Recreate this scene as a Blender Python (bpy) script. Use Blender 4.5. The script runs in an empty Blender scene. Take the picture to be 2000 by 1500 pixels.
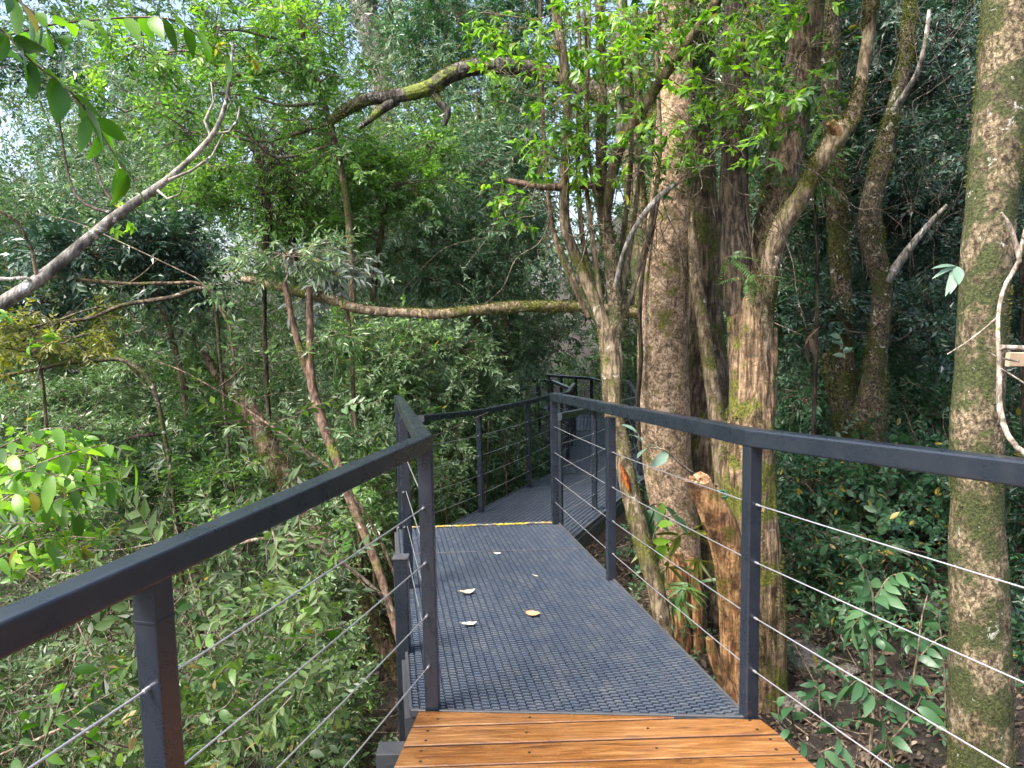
import bpy, math, random
import numpy as np
from mathutils import Matrix, Vector
R = np.random.default_rng(7)
random.seed(7)
rad = math.radians
scene = bpy.context.scene
COL = scene.collection

# ------------------------------------------------------------------ camera frame
F = 1450.0
CAMH = 1.5
_u = np.array([-266., 14000., 1450.]); _u /= np.linalg.norm(_u)
_f = np.array([0., 0., -1.]); _f = _f - _f.dot(_u) * _u; _f /= np.linalg.norm(_f)
_x = np.cross(_f, _u)
CAMROT = np.array([_x, _f, _u])


def at(px, py, Y):
    """point seen at photo pixel (2000x1500) and lying Y metres ahead"""
    d = CAMROT @ np.array([px - 1000., -(py - 750.), -F])
    return np.array([0, 0, CAMH]) + d * (Y / d[1])


def proj(p):
    c = CAMROT.T @ (np.asarray(p, float) - [0, 0, CAMH]); return np.array([1000 - c[0] / c[2] * F, 750 + c[1] / c[2] * F])


def onz(px, py, z):
    d = CAMROT @ np.array([px - 1000., -(py - 750.), -F])
    return np.array([0, 0, CAMH]) + d * ((z - CAMH) / d[2])


def mpp(Y):
    return Y / F


# ------------------------------------------------------------------ noise
_T = np.random.default_rng(3).random((32, 32, 32))


def noise3(p, f=1.0):
    q = np.asarray(p, float) * f
    i = np.floor(q).astype(int); t = q - i
    t = t * t * (3 - 2 * t)
    i0 = i & 31; i1 = (i + 1) & 31
    x0, y0, z0 = i0[..., 0], i0[..., 1], i0[..., 2]
    x1, y1, z1 = i1[..., 0], i1[..., 1], i1[..., 2]
    tx, ty, tz = t[..., 0], t[..., 1], t[..., 2]
    a = _T[x0, y0, z0] * (1 - tx) + _T[x1, y0, z0] * tx
    b = _T[x0, y1, z0] * (1 - tx) + _T[x1, y1, z0] * tx
    c = _T[x0, y0, z1] * (1 - tx) + _T[x1, y0, z1] * tx
    d = _T[x0, y1, z1] * (1 - tx) + _T[x1, y1, z1] * tx
    return (a * (1 - ty) + b * ty) * (1 - tz) + (c * (1 - ty) + d * ty) * tz


def fbm(p, f=1.0, o=3):
    s = 0; a = .5
    for k in range(o):
        s = s + a * noise3(np.asarray(p) + 7.3 * k, f * 2 ** k); a *= .5
    return s / (1 - .5 ** o)


# ------------------------------------------------------------------ mesh store
class Geo:
    def __init__(s):
        s.v = []; s.f = []; s.r = []; s.m = []; s.sm = []; s.n = 0

    def add(s, v, f, r=None, m=0, smooth=True):
        v = np.asarray(v, np.float32).reshape(-1, 3); f = np.asarray(f, np.int64)
        if f.shape[1] == 4:
            f = np.concatenate([f[:, [0, 1, 2]], f[:, [0, 2, 3]]])
        s.v.append(v); s.f.append(f + s.n); s.n += len(v)
        if r is None: r = np.full(len(v), .5)
        s.r.append(np.broadcast_to(np.asarray(r, np.float32), (len(v),)))
        s.m.append(np.broadcast_to(np.asarray(m, np.int32), (len(f),)))
        s.sm.append(np.full(len(f), smooth))
        return s

    def build(s, name, mats, parent=None, rel=None):
        v = np.concatenate(s.v); f = np.concatenate(s.f)
        org = np.zeros(3)
        if parent is not None: org = np.array(parent.location)
        elif rel is not None: org = np.asarray(rel, float)
        v = v - org.astype(np.float32)
        me = bpy.data.meshes.new(name)
        me.vertices.add(len(v)); me.vertices.foreach_set('co', v.ravel().astype(np.float32))
        me.loops.add(len(f) * 3); me.loops.foreach_set('vertex_index', f.ravel().astype(np.int32))
        me.polygons.add(len(f))
        me.polygons.foreach_set('loop_start', np.arange(0, len(f) * 3, 3, dtype=np.int32))
        me.polygons.foreach_set('loop_total', np.full(len(f), 3, np.int32))
        me.polygons.foreach_set('material_index', np.concatenate(s.m).astype(np.int32))
        me.polygons.foreach_set('use_smooth', np.concatenate(s.sm))
        a = me.attributes.new('rnd', 'FLOAT', 'POINT'); a.data.foreach_set('value', np.concatenate(s.r))
        for m in (mats if isinstance(mats, (list, tuple)) else [mats]): me.materials.append(m)
        me.update(calc_edges=True)
        o = bpy.data.objects.new(name, me); COL.objects.link(o)
        if parent is not None: o.parent = parent
        elif rel is not None: o.location = org
        return o


def tag(o, label, cat, group=None):
    o['label'] = label; o['category'] = cat
    if group: o['group'] = group
    return o


def thing(name, label, cat, loc, group=None):
    o = bpy.data.objects.new(name, None); o.empty_display_size = .1
    COL.objects.link(o); o.location = [float(c) for c in loc]
    return tag(o, label, cat, group)


# ------------------------------------------------------------------ shapes
def spline(P, n_per=6):
    P = np.asarray(P, float); out = []
    for i in range(len(P) - 1):
        p0 = P[max(i - 1, 0)]; p1 = P[i]; p2 = P[i + 1]; p3 = P[min(i + 2, len(P) - 1)]
        t = np.linspace(0, 1, n_per, endpoint=False)[:, None]
        out.append(.5 * (2 * p1 + (p2 - p0) * t + (2 * p0 - 5 * p1 + 4 * p2 - p3) * t ** 2 + (3 * p1 - p0 - 3 * p2 + p3) * t ** 3))
    out.append(P[-1:]); return np.concatenate(out)


def frames(P):
    T = np.gradient(P, axis=0); T /= np.linalg.norm(T, axis=1)[:, None] + 1e-9
    up = np.array([0, 0, 1.]) if abs(T[0][2]) < .8 else np.array([1., 0, 0])
    N = np.zeros_like(P); n = np.cross(T[0], up)
    for i in range(len(P)):
        n = n - n.dot(T[i]) * T[i]; n /= np.linalg.norm(n) + 1e-9; N[i] = n
    return T, N, np.cross(T, N)


def tube(g, P, rr, sides=8, rough=0., bark=0., m=0, r=.5, cap=True, seed=0., bf=14.):
    P = np.asarray(P, float); rr = np.broadcast_to(np.asarray(rr, float), (len(P),))
    T, N, B = frames(P)
    a = np.linspace(0, 2 * np.pi, sides, endpoint=False)
    c = np.cos(a)[None, :, None]; s_ = np.sin(a)[None, :, None]
    D = N[:, None] * c + B[:, None] * s_
    rad_ = np.repeat(rr[:, None], sides, 1)
    V = P[:, None] + D * rad_[..., None]
    k = np.zeros_like(rad_)
    if rough:
        k += rough * (fbm(V + seed, 2.2 / max(.06, rr.mean() * 6), 2) - .5) * 2
    if bark:
        s = np.concatenate([[0], np.cumsum(np.linalg.norm(np.diff(P, axis=0), axis=1))])
        Q = np.stack([np.cos(a)[None] * rad_ * 1.0, np.sin(a)[None] * rad_, np.repeat(s[:, None], sides, 1) * .16], -1) + seed
        k += bark * (np.abs(fbm(Q, bf * 1.6, 3) - .5) * 4 - .5)
    V = V + D * (rad_ * k)[..., None]
    n = len(P)
    i = np.arange(n - 1)[:, None] * sides; j = np.arange(sides)[None]; j1 = (j + 1) % sides
    f = np.stack([i + j, i + j1, i + sides + j1, i + sides + j], -1).reshape(-1, 4)
    V = V.reshape(-1, 3)
    g.add(V, f, r, m)
    if cap:
        e = np.stack([P[0], P[-1]]); nv = len(V)
        for q, base in ((0, 0), (1, (n - 1) * sides)):
            ring = V[base:base + sides]
            g.add(np.vstack([ring, ring.mean(0)]), [[b, (b + 1) % sides, sides][::(1 if q else -1)] for b in range(sides)], r, m)
    return V


def pixpath(pts):
    """[(px,py,Y,width_px)] -> smooth 3-D path and radii"""
    P = np.array([at(a, b, c) for a, b, c, w in pts]); r = np.array([w * .5 * mpp(c) / math.sqrt(1 + min(1., abs(a - 1000) / F) ** 2) for a, b, c, w in pts])
    S = spline(np.column_stack([P, r]), 8)
    return S[:, :3], np.maximum(S[:, 3], .0015)


def densify(P, r, step):
    d = np.concatenate([[0], np.cumsum(np.linalg.norm(np.diff(P, axis=0), axis=1))])
    n = max(4, int(d[-1] / step)); t = np.linspace(0, d[-1], n)
    return np.stack([np.interp(t, d, P[:, k]) for k in range(3)], 1), np.interp(t, d, r)


def box(g, c, h, ax=None, m=0, ch=0.0):
    """box centre c, half sizes h, axes rows ax; chamfered along nothing (plain) or as rounded prism along ax[0]"""
    ax = np.eye(3) if ax is None else np.asarray(ax, float)
    s = np.array([[x, y, z] for x in (-1, 1) for y in (-1, 1) for z in (-1, 1)], float) * h
    f = [[0, 1, 3, 2], [4, 6, 7, 5], [0, 4, 5, 1], [2, 3, 7, 6], [0, 2, 6, 4], [1, 5, 7, 3]]
    g.add(np.asarray(c) + s @ ax, f, .5, m, False)


def rprof(w, h, ch=.006, seg=3):
    out = []
    for (sx, sy, a0) in ((1, 1, 0), (-1, 1, 90), (-1, -1, 180), (1, -1, 270)):
        for k in range(seg + 1):
            a = rad(a0 + 90 * k / seg)
            out.append((sx * (w / 2 - ch) + ch * math.cos(a), sy * (h / 2 - ch) + ch * math.sin(a)))
    return np.array(out)


def sweep(g, pts, prof, m=0, side0=None):
    """mitred sweep of a profile (side, up) along a polyline; up stays world Z-ish"""
    P = np.asarray(pts, float); n = len(P); k = len(prof); rings = []
    for i in range(n):
        d1 = P[i] - P[i - 1] if i > 0 else P[1] - P[0]
        d2 = P[i + 1] - P[i] if i < n - 1 else d1
        d1 = d1 / np.linalg.norm(d1); d2 = d2 / np.linalg.norm(d2)
        b = d1 + d2; b /= np.linalg.norm(b)
        if abs(d1[2]) > .95: side = np.array([1., 0, 0]) if side0 is None else side0
        else: side = np.cross(b, [0, 0, 1.])
        side = side / np.linalg.norm(side)
        cs = max(.35, b.dot(d1)); up = np.cross(side, b)
        rings.append(P[i] + side * (prof[:, :1] / cs) + up * prof[:, 1:])
    V = np.concatenate(rings)
    i = np.arange(n - 1)[:, None] * k; j = np.arange(k)[None]; j1 = (j + 1) % k
    g.add(V, np.stack([i + j, i + j1, i + k + j1, i + k + j], -1).reshape(-1, 4), .5, m, False)
    for q, base in ((0, 0), (1, (n - 1) * k)):
        ring = V[base:base + k]
        g.add(np.vstack([ring, ring.mean(0)]), [[b, (b + 1) % k, k][::(1 if q else -1)] for b in range(k)], .5, m, False)


# ------------------------------------------------------------------ materials
def mat(name):
    m = bpy.data.materials.new(name); m.use_nodes = True
    nt = m.node_tree; nt.nodes.clear()
    out = nt.nodes.new('ShaderNodeOutputMaterial')
    return m, nt, out


def N(nt, t, **kw):
    n = nt.nodes.new(t)
    for k, v in kw.items():
        if k.startswith('i_'):
            n.inputs[k[2:].replace('_', ' ')].default_value = v
        else: setattr(n, k, v)
    return n


def ramp(nt, fac, stops):
    r = N(nt, 'ShaderNodeValToRGB'); e = r.color_ramp.elements
    while len(e) < len(stops): e.new(.5)
    for k, (p, c) in enumerate(stops):
        e[k].position = p; e[k].color = (c[0], c[1], c[2], 1) if not np.isscalar(c) else (c, c, c, 1)
    nt.links.new(fac, r.inputs[0]); return r.outputs[0]


def noise(nt, scale, detail=3, vec=None, rough=.55, dist=0.):
    n = N(nt, 'ShaderNodeTexNoise'); n.inputs['Scale'].default_value = scale
    n.inputs['Detail'].default_value = detail; n.inputs['Roughness'].default_value = rough
    n.inputs['Distortion'].default_value = dist
    if vec is not None: nt.links.new(vec, n.inputs['Vector'])
    return n.outputs[0]


def mixc(nt, fac, a, b, mode='MIX'):
    n = N(nt, 'ShaderNodeMix', data_type='RGBA', blend_type=mode)
    for s, k in ((fac, 0), (a, 6), (b, 7)):
        if isinstance(s, (tuple, list)): n.inputs[k].default_value = (*s, 1)
        elif np.isscalar(s): n.inputs[k].default_value = s
        else: nt.links.new(s, n.inputs[k])
    return n.outputs[2]


def geo_pos(nt, sc=(1, 1, 1)):
    g = N(nt, 'ShaderNodeNewGeometry'); mp = N(nt, 'ShaderNodeMapping')
    mp.inputs['Scale'].default_value = sc; nt.links.new(g.outputs['Position'], mp.inputs[0]); return mp.outputs[0]


def bump(nt, h, dist, strength=1.):
    b = N(nt, 'ShaderNodeBump'); b.inputs['Distance'].default_value = dist; b.inputs['Strength'].default_value = strength
    nt.links.new(h, b.inputs['Height']); return b.outputs[0]


def leafmat(name, c0, c1, c2, rough=.38, trans=.35, tcol=None, spec=.5, clump=1.2, old=(.30, .23, .04), oldf=.985):
    """c0..c2 : colours of individual leaves, picked at random per leaf; clump noise shifts whole sprays"""
    m, nt, out = mat(name)
    at_ = N(nt, 'ShaderNodeAttribute', attribute_name='rnd')
    nz = noise(nt, clump, 2, geo_pos(nt))
    mx = N(nt, 'ShaderNodeMath', operation='ADD'); sub = N(nt, 'ShaderNodeMath', operation='MULTIPLY_ADD')
    nt.links.new(nz, sub.inputs[0]); sub.inputs[1].default_value = 1.3; sub.inputs[2].default_value = -.65
    nt.links.new(at_.outputs['Fac'], mx.inputs[0]); nt.links.new(sub.outputs[0], mx.inputs[1])
    base = ramp(nt, mx.outputs[0], [(.12, tuple(c * .8 for c in c0)), (.55, c1), (.93, c2)])
    isold = ramp(nt, at_.outputs['Fac'], [(oldf - .002, 0.), (oldf, 1.)])
    base = mixc(nt, isold, base, old)
    p = N(nt, 'ShaderNodeBsdfPrincipled'); nt.links.new(base, p.inputs['Base Color'])
    p.inputs['Roughness'].default_value = rough; p.inputs['Specular IOR Level'].default_value = spec
    tr = N(nt, 'ShaderNodeBsdfTranslucent')
    tc = mixc(nt, 1., base, (1.9, 2.1, .7) if tcol is None else tcol, 'MULTIPLY'); nt.links.new(tc, tr.inputs[0])
    mixs = N(nt, 'ShaderNodeMixShader'); mixs.inputs[0].default_value = trans
    nt.links.new(p.outputs[0], mixs.inputs[1]); nt.links.new(tr.outputs[0], mixs.inputs[2])
    nt.links.new(mixs.outputs[0], out.inputs[0]); return m


def barkmat(name, dark, light, moss=(.10, .13, .02), mossamt=.5, lichen=(.45, .47, .40), lich=.62, sc=1., bumpd=.012, rough=.85, stretch=.22):
    m, nt, out = mat(name)
    pos = geo_pos(nt); posz = geo_pos(nt, (1, 1, stretch))
    n1 = noise(nt, 38 * sc, 5, posz, .65, .4); n2 = noise(nt, 3.2 * sc, 4, pos, .6); n3 = noise(nt, 55 * sc, 4, pos, .7)
    n4 = noise(nt, 9 * sc, 4, pos, .6, .6)
    base = ramp(nt, n1, [(.30, tuple(c * .35 for c in dark)), (.45, dark), (.62, light)])
    patch = ramp(nt, n4, [(.36, (.34, .31, .28)), (.50, (.9, .85, .8)), (.66, (1.4, 1.32, 1.26))])
    base = mixc(nt, .9, base, patch, 'MULTIPLY')
    add = N(nt, 'ShaderNodeMath', operation='MULTIPLY_ADD'); nt.links.new(n4, add.inputs[0]); add.inputs[1].default_value = .55; nt.links.new(n2, add.inputs[2])
    mf = ramp(nt, add.outputs[0], [(.98 - .45 * mossamt, 0.), (1.08 - .45 * mossamt, 1.)])
    mcol = ramp(nt, n3, [(.3, tuple(c * .25 for c in moss)), (.5, moss), (.72, (moss[0] * 2.3, moss[1] * 2.1, moss[2] * 1.8))])
    base = mixc(nt, mf, base, mcol)
    lf = ramp(nt, noise(nt, 7.5 * sc, 6, pos, .75, .8), [(lich, 0.), (lich + .03, 1.)])
    base = mixc(nt, lf, base, lichen)
    p = N(nt, 'ShaderNodeBsdfPrincipled'); nt.links.new(base, p.inputs['Base Color']); p.inputs['Roughness'].default_value = rough
    p.inputs['Specular IOR Level'].default_value = .3
    hh = N(nt, 'ShaderNodeMath', operation='ADD'); nt.links.new(n1, hh.inputs[0]); nt.links.new(n3, hh.inputs[1])
    nt.links.new(bump(nt, hh.outputs[0], bumpd), p.inputs['Normal'])
    nt.links.new(p.outputs[0], out.inputs[0]); return m


def steelmat(name, col, rough=.4, spec=.5, dirt=.25):
    m, nt, out = mat(name)
    pos = geo_pos(nt)
    n1 = noise(nt, 9, 5, pos, .7); n2 = noise(nt, 160, 2, pos)
    base = mixc(nt, ramp(nt, n1, [(.45, 0.), (.75, dirt)]), tuple(col), (.16, .155, .14))
    p = N(nt, 'ShaderNodeBsdfPrincipled'); nt.links.new(base, p.inputs['Base Color'])
    p.inputs['Specular IOR Level'].default_value = spec
    nt.links.new(ramp(nt, n1, [(.3, rough * .8), (.7, min(1, rough * 1.35))]), p.inputs['Roughness'])
    ad = N(nt, 'ShaderNodeMath', operation='MULTIPLY_ADD'); nt.links.new(noise(nt, 14, 3, pos), ad.inputs[0]); ad.inputs[1].default_value = 3.; nt.links.new(n2, ad.inputs[2])
    nt.links.new(bump(nt, ad.outputs[0], .0007, .6), p.inputs['Normal'])
    nt.links.new(p.outputs[0], out.inputs[0]); return m


def plainmat(name, col, rough=.6, metallic=0., var=.25, sc=20, bd=.002):
    m, nt, out = mat(name); pos = geo_pos(nt); n = noise(nt, sc, 4, pos)
    c = ramp(nt, n, [(.3, tuple(x * (1 - var) for x in col)), (.7, tuple(min(1, x * (1 + var)) for x in col))])
    p = N(nt, 'ShaderNodeBsdfPrincipled'); nt.links.new(c, p.inputs['Base Color']); p.inputs['Roughness'].default_value = rough
    p.inputs['Metallic'].default_value = metallic
    nt.links.new(bump(nt, n, bd), p.inputs['Normal']); nt.links.new(p.outputs[0], out.inputs[0]); return m


def woodmat():
    m, nt, out = mat('oiled_pine')
    at_ = N(nt, 'ShaderNodeAttribute', attribute_name='rnd')
    cx = N(nt, 'ShaderNodeCombineXYZ'); mu = N(nt, 'ShaderNodeMath', operation='MULTIPLY'); mu.inputs[1].default_value = 37
    nt.links.new(at_.outputs['Fac'], mu.inputs[0]); nt.links.new(mu.outputs[0], cx.inputs[0]); nt.links.new(mu.outputs[0], cx.inputs[1])
    va = N(nt, 'ShaderNodeVectorMath', operation='ADD'); nt.links.new(geo_pos(nt), va.inputs[0]); nt.links.new(cx.outputs[0], va.inputs[1])
    mp = N(nt, 'ShaderNodeMapping'); mp.inputs['Scale'].default_value = (1., 14, 8); nt.links.new(va.outputs[0], mp.inputs[0])
    grain = noise(nt, 3.2, 6, mp.outputs[0], .6, 1.6)
    fine = noise(nt, 24, 4, mp.outputs[0], .7)
    big = noise(nt, 2.6, 3, va.outputs[0])
    c = ramp(nt, grain, [(.24, (.030, .012, .005)), (.38, (.135, .054, .013)), (.55, (.215, .095, .024)), (.74, (.32, .18, .072))])
    c = mixc(nt, .4, c, ramp(nt, fine, [(.35, (.55, .5, .45)), (.6, (1.2, 1.15, 1.1))]), 'MULTIPLY')
    c = mixc(nt, .6, c, ramp(nt, big, [(.3, (.7, .55, .4)), (.7, (1.25, 1.3, 1.35))]), 'MULTIPLY')
    # dark knots and specks
    vo = N(nt, 'ShaderNodeTexVoronoi'); vo.inputs['Scale'].default_value = 3.4
    mk = N(nt, 'ShaderNodeMapping'); mk.inputs['Scale'].default_value = (.8, 2.2, 1); nt.links.new(va.outputs[0], mk.inputs[0])
    nt.links.new(mk.outputs[0], vo.inputs['Vector'])
    kn = ramp(nt, vo.outputs[0], [(.05, 1.), (.12, .15), (.15, .65), (.19, 0.)])
    c = mixc(nt, kn, c, (.05, .02, .01))
    sp = ramp(nt, noise(nt, 55, 3, mk.outputs[0], .7), [(.68, 0.), (.74, 1.)])
    c = mixc(nt, sp, c, (.07, .03, .012))
    p = N(nt, 'ShaderNodeBsdfPrincipled'); nt.links.new(c, p.inputs['Base Color'])
    nt.links.new(ramp(nt, big, [(.38, .14), (.62, .55)]), p.inputs['Roughness']); p.inputs['Specular IOR Level'].default_value = .7
    nt.links.new(bump(nt, fine, .0012), p.inputs['Normal'])
    nt.links.new(p.outputs[0], out.inputs[0]); return m


def groundmat():
    m, nt, out = mat('forest_soil'); pos = geo_pos(nt)
    n1 = noise(nt, 1.2, 5, pos, .65); n2 = noise(nt, 26, 5, pos, .75, .5)
    c = ramp(nt, n2, [(.32, (.008, .006, .005)), (.5, (.028, .02, .014)), (.66, (.08, .06, .042))])
    c = mixc(nt, .5, c, ramp(nt, n1, [(.35, (.5, .5, .5)), (.65, (1.3, 1.2, 1.1))]), 'MULTIPLY')
    c = mixc(nt, ramp(nt, noise(nt, .9, 4, pos), [(.55, 0.), (.65, .7)]), c, (.035, .05, .012))
    p = N(nt, 'ShaderNodeBsdfPrincipled'); nt.links.new(c, p.inputs['Base Color']); p.inputs['Roughness'].default_value = .9
    nt.links.new(bump(nt, n2, .05), p.inputs['Normal']); nt.links.new(p.outputs[0], out.inputs[0]); return m


M = {}
M['lf_bright'] = leafmat('leaf_fresh_green', (.05, .13, .015), (.13, .28, .028), (.27, .44, .05), .36, .45, clump=1.6)
M['lf_mid'] = leafmat('leaf_mid_green', (.035, .09, .025), (.07, .155, .04), (.14, .25, .06), .36, .32)
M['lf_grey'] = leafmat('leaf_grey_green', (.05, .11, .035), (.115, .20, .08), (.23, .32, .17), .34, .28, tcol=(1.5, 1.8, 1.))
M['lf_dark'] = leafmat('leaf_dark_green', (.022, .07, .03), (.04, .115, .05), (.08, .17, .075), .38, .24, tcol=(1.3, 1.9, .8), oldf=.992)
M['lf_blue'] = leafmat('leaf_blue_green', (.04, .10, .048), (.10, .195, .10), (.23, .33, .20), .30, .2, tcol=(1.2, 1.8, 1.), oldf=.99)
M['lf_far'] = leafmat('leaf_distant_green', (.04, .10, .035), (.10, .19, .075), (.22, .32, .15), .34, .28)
M['lf_olive'] = leafmat('leaf_olive_green', (.017, .038, .012), (.052, .098, .026), (.13, .20, .065), .46, .34, old=(.22, .16, .06))
M['lf_fresh2'] = leafmat('leaf_sunny_green', (.045, .12, .028), (.11, .235, .05), (.22, .37, .10), .34, .42)
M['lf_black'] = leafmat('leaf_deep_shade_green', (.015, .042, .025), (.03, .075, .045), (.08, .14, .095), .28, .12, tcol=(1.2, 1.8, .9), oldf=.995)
M['lf_silver'] = leafmat('leaf_silvery', (.11, .15, .12), (.19, .235, .20), (.32, .37, .32), .5, .2, tcol=(1.2, 1.3, 1.))
M['lf_yellow'] = leafmat('leaf_yellow_green', (.08, .11, .014), (.16, .18, .028), (.28, .25, .045), .42, .45)
M['lf_litter'] = leafmat('dead_leaf_litter', (.025, .016, .01), (.07, .045, .028), (.17, .125, .085), .7, .08, tcol=(1., .9, .7), old=(.3, .25, .18), oldf=.93)
M['twig'] = barkmat('twig_bark', (.10, .08, .055), (.26, .22, .17), mossamt=.15, sc=2, bumpd=.002)
M['twig_dark'] = barkmat('dark_twig_bark', (.045, .035, .028), (.12, .10, .08), mossamt=.2, sc=2, bumpd=.002)
M['twig_pale'] = barkmat('pale_twig_bark', (.25, .21, .17), (.50, .46, .40), mossamt=.05, sc=2, bumpd=.002)
M['b_moss'] = barkmat('mossy_bark', (.11, .088, .055), (.40, .33, .22), (.055, .066, .024), .58, (.42, .42, .35), lich=.625, sc=1.5, stretch=.7)
M['b_main'] = barkmat('pinkish_mossy_bark', (.27, .19, .125), (.62, .48, .34), (.13, .125, .035), .36, (.50, .42, .33), .61, sc=1.4, bumpd=.008, stretch=.9)
M['b_brown'] = barkmat('fissured_brown_bark', (.085, .062, .04), (.27, .205, .14), (.075, .085, .02), .40, lich=.70, bumpd=.02, stretch=.12)
M['b_dark'] = barkmat('dark_fissured_bark', (.032, .026, .019), (.15, .118, .085), (.045, .06, .012), .28, lich=.74, bumpd=.02, stretch=.12)
M['b_fibre'] = barkmat('shaggy_fibrous_bark', (.12, .08, .048), (.44, .32, .20), (.11, .12, .02), .42, (.5, .42, .3), .66, bumpd=.022, stretch=.10)
M['b_orange'] = barkmat('orange_stripped_bark', (.19, .095, .040), (.50, .31, .15), (.11, .10, .015), .32, (.6, .45, .25), .68, bumpd=.02, stretch=.14)
M['b_red'] = barkmat('reddish_bark', (.08, .05, .036), (.21, .145, .105), (.09, .10, .02), .25, (.45, .42, .36), .64, bumpd=.004)
M['b_grey'] = barkmat('pale_grey_bark', (.17, .165, .15), (.42, .40, .37), (.09, .10, .04), .28, (.6, .6, .57), .60, bumpd=.006)
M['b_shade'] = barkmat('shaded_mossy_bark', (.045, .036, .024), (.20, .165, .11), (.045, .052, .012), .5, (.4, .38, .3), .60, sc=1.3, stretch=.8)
M['b_tan'] = barkmat('tan_olive_bark', (.13, .10, .065), (.36, .295, .20), (.085, .088, .02), .38, (.5, .46, .36), .62, bumpd=.006)
M['b_limb'] = barkmat('black_limb_bark', (.03, .027, .022), (.15, .14, .12), (.13, .16, .03), .46, (.4, .42, .38), .62, bumpd=.01)
M['moss'] = leafmat('moss_tufts', (.045, .052, .014), (.09, .10, .028), (.19, .19, .06), .8, .25, spec=.1, clump=4, old=(.3, .2, .08), oldf=.95)
M['cut'] = barkmat('sawn_heartwood', (.28, .16, .085), (.52, .36, .21), mossamt=.02, lich=.9, bumpd=.01)
M['orange_wood'] = barkmat('bare_orange_wood', (.26, .07, .015), (.58, .20, .05), mossamt=.2, lich=.7, sc=2, bumpd=.006)
M['steel'] = steelmat('anthracite_painted_steel', (.013, .018, .028), .27, .75, .05)
M['beam'] = steelmat('grey_painted_steel_beam', (.05, .053, .06), .45, .5, .2)
M['grate'] = steelmat('walkway_mesh_steel', (.045, .059, .086), .40, .8, .3)
M['rope'] = plainmat('stainless_cable', (.60, .60, .62), .34, .8, .15, 300, .0005)
M['yellow'] = barkmat('chipped_yellow_paint', (.34, .25, .03), (.62, .50, .10), (.12, .12, .12), .55, (.7, .68, .5), .6, sc=2.5, bumpd=.001, stretch=1.)
M['wood'] = woodmat()
M['woodside_shade'] = plainmat('shaded_plank_side', (.07, .03, .012), .8)  # shade of the plank gaps painted as a darker side colour
M['screw'] = plainmat('dark_screw_head', (.03, .025, .022), .5, .5)
M['soil'] = groundmat()
M['rock'] = barkmat('grey_rock', (.13, .12, .105), (.30, .28, .25), (.07, .08, .02), .3, bumpd=.02, stretch=1.)
M['tan'] = plainmat('tan_board', (.50, .36, .24), .6, var=.2, sc=12)
M['cord'] = plainmat('green_cord', (.02, .16, .09), .5)

# ------------------------------------------------------------------ leaf sprays
def leaf(L, w, hi, curl=.18, fold=.22):
    """leaf along +X, normal +Z, base at origin"""
    if hi:
        t = np.array([.0, .12, .32, .55, .78, .92, 1.]); wd = np.array([.03, .55, .95, 1., .62, .26, .0]) * w * .5 * L
        v = []
        for k in range(7):
            x = t[k] * L; z = -curl * L * t[k] ** 2
            if k == 6: v.append((x, 0, z))
            else: v += [(x, -wd[k], z + fold * wd[k]), (x, 0, z), (x, wd[k], z + fold * wd[k])]
        f = []
        for k in range(5):
            a = 3 * k; b = a + 3
            f += [(a, b, b + 1), (a, b + 1, a + 1), (a + 1, b + 1, b + 2), (a + 1, b + 2, a + 2)]
        f += [(15, 18, 16), (16, 18, 17)]
        return np.array(v, float), np.array(f)
    v = np.array([(0, 0, 0), (.42 * L, -w * .5 * L, fold * w * L * .5 - curl * L * .2), (.42 * L, w * .5 * L, fold * w * L * .5 - curl * L * .2), (L, 0, -curl * L)])
    return v, np.array([(0, 1, 3), (0, 3, 2)])


def rot(axis, a):
    return np.array(Matrix.Rotation(a, 3, Vector(axis)))


def template(seed, n, L, w, hi, whorl=.0, twig=.012, spread=(35, 70), curl=.18, kind='alt'):
    """unit spray: twig along +X of length 1 (leaf length L relative)"""
    r = np.random.default_rng(seed); V = []; Fc = []; C = []; mm = []; k0 = 0
    tw = np.array([[0, 0, 0], [.35, .03, .03], [.7, -.02, .02], [1, .02, -.06]]) + r.normal(0, .015, (4, 3)); tw[0] = 0
    for i in range(n):
        if kind == 'tip': t = 1 - .35 * r.random() ** 1.5
        else: t = .12 + .88 * (i + .5) / n
        if i == n - 1: t = 1
        P = np.array([np.interp(t, [0, .35, .7, 1], tw[:, c]) for c in range(3)])
        v, f = leaf(L * r.uniform(.7, 1.15) * (.75 if i > n - 3 else 1), w * r.uniform(.85, 1.15), hi, curl * r.uniform(.3, 1.6))
        side = 1 if i % 2 else -1
        a = rad(r.uniform(*spread)) * side * (0.15 if i == n - 1 else 1)
        if kind == 'tip': a = r.uniform(-2.2, 2.2)
        Mx = rot((0, 0, 1), a) @ rot((0, 1, 0), r.normal(.15, .3)) @ rot((1, 0, 0), r.normal(0, .45))
        if kind == 'pinnate': Mx = rot((0, 0, 1), rad(68) * side * (0 if i == n - 1 else 1)) @ rot((0, 1, 0), .15) @ rot((1, 0, 0), r.normal(0, .12)); v = v * (1.1 - .9 * abs(t - .4))
        V.append(v @ Mx.T + P); Fc.append(f + k0); k0 += len(v)
        C.append(np.full(len(v), r.random())); mm.append(np.zeros(len(f), int))
    a = np.linspace(0, 2 * np.pi, 3, endpoint=False); ring = np.stack([0 * a, np.cos(a), np.sin(a)], 1)
    tv = np.concatenate([tw[i] + ring * twig * (1 - .22 * i) for i in range(4)]); f = []
    for i in range(3):
        for j in range(3):
            a0, b0 = i * 3 + j, i * 3 + (j + 1) % 3
            f += [(a0, b0, b0 + 3), (a0, b0 + 3, a0 + 3)]
    V.append(tv); Fc.append(np.array(f) + k0); C.append(np.full(len(tv), .5)); mm.append(np.ones(len(f), int))
    return np.concatenate(V), np.concatenate(Fc), np.concatenate(C), np.concatenate(mm)


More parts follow.
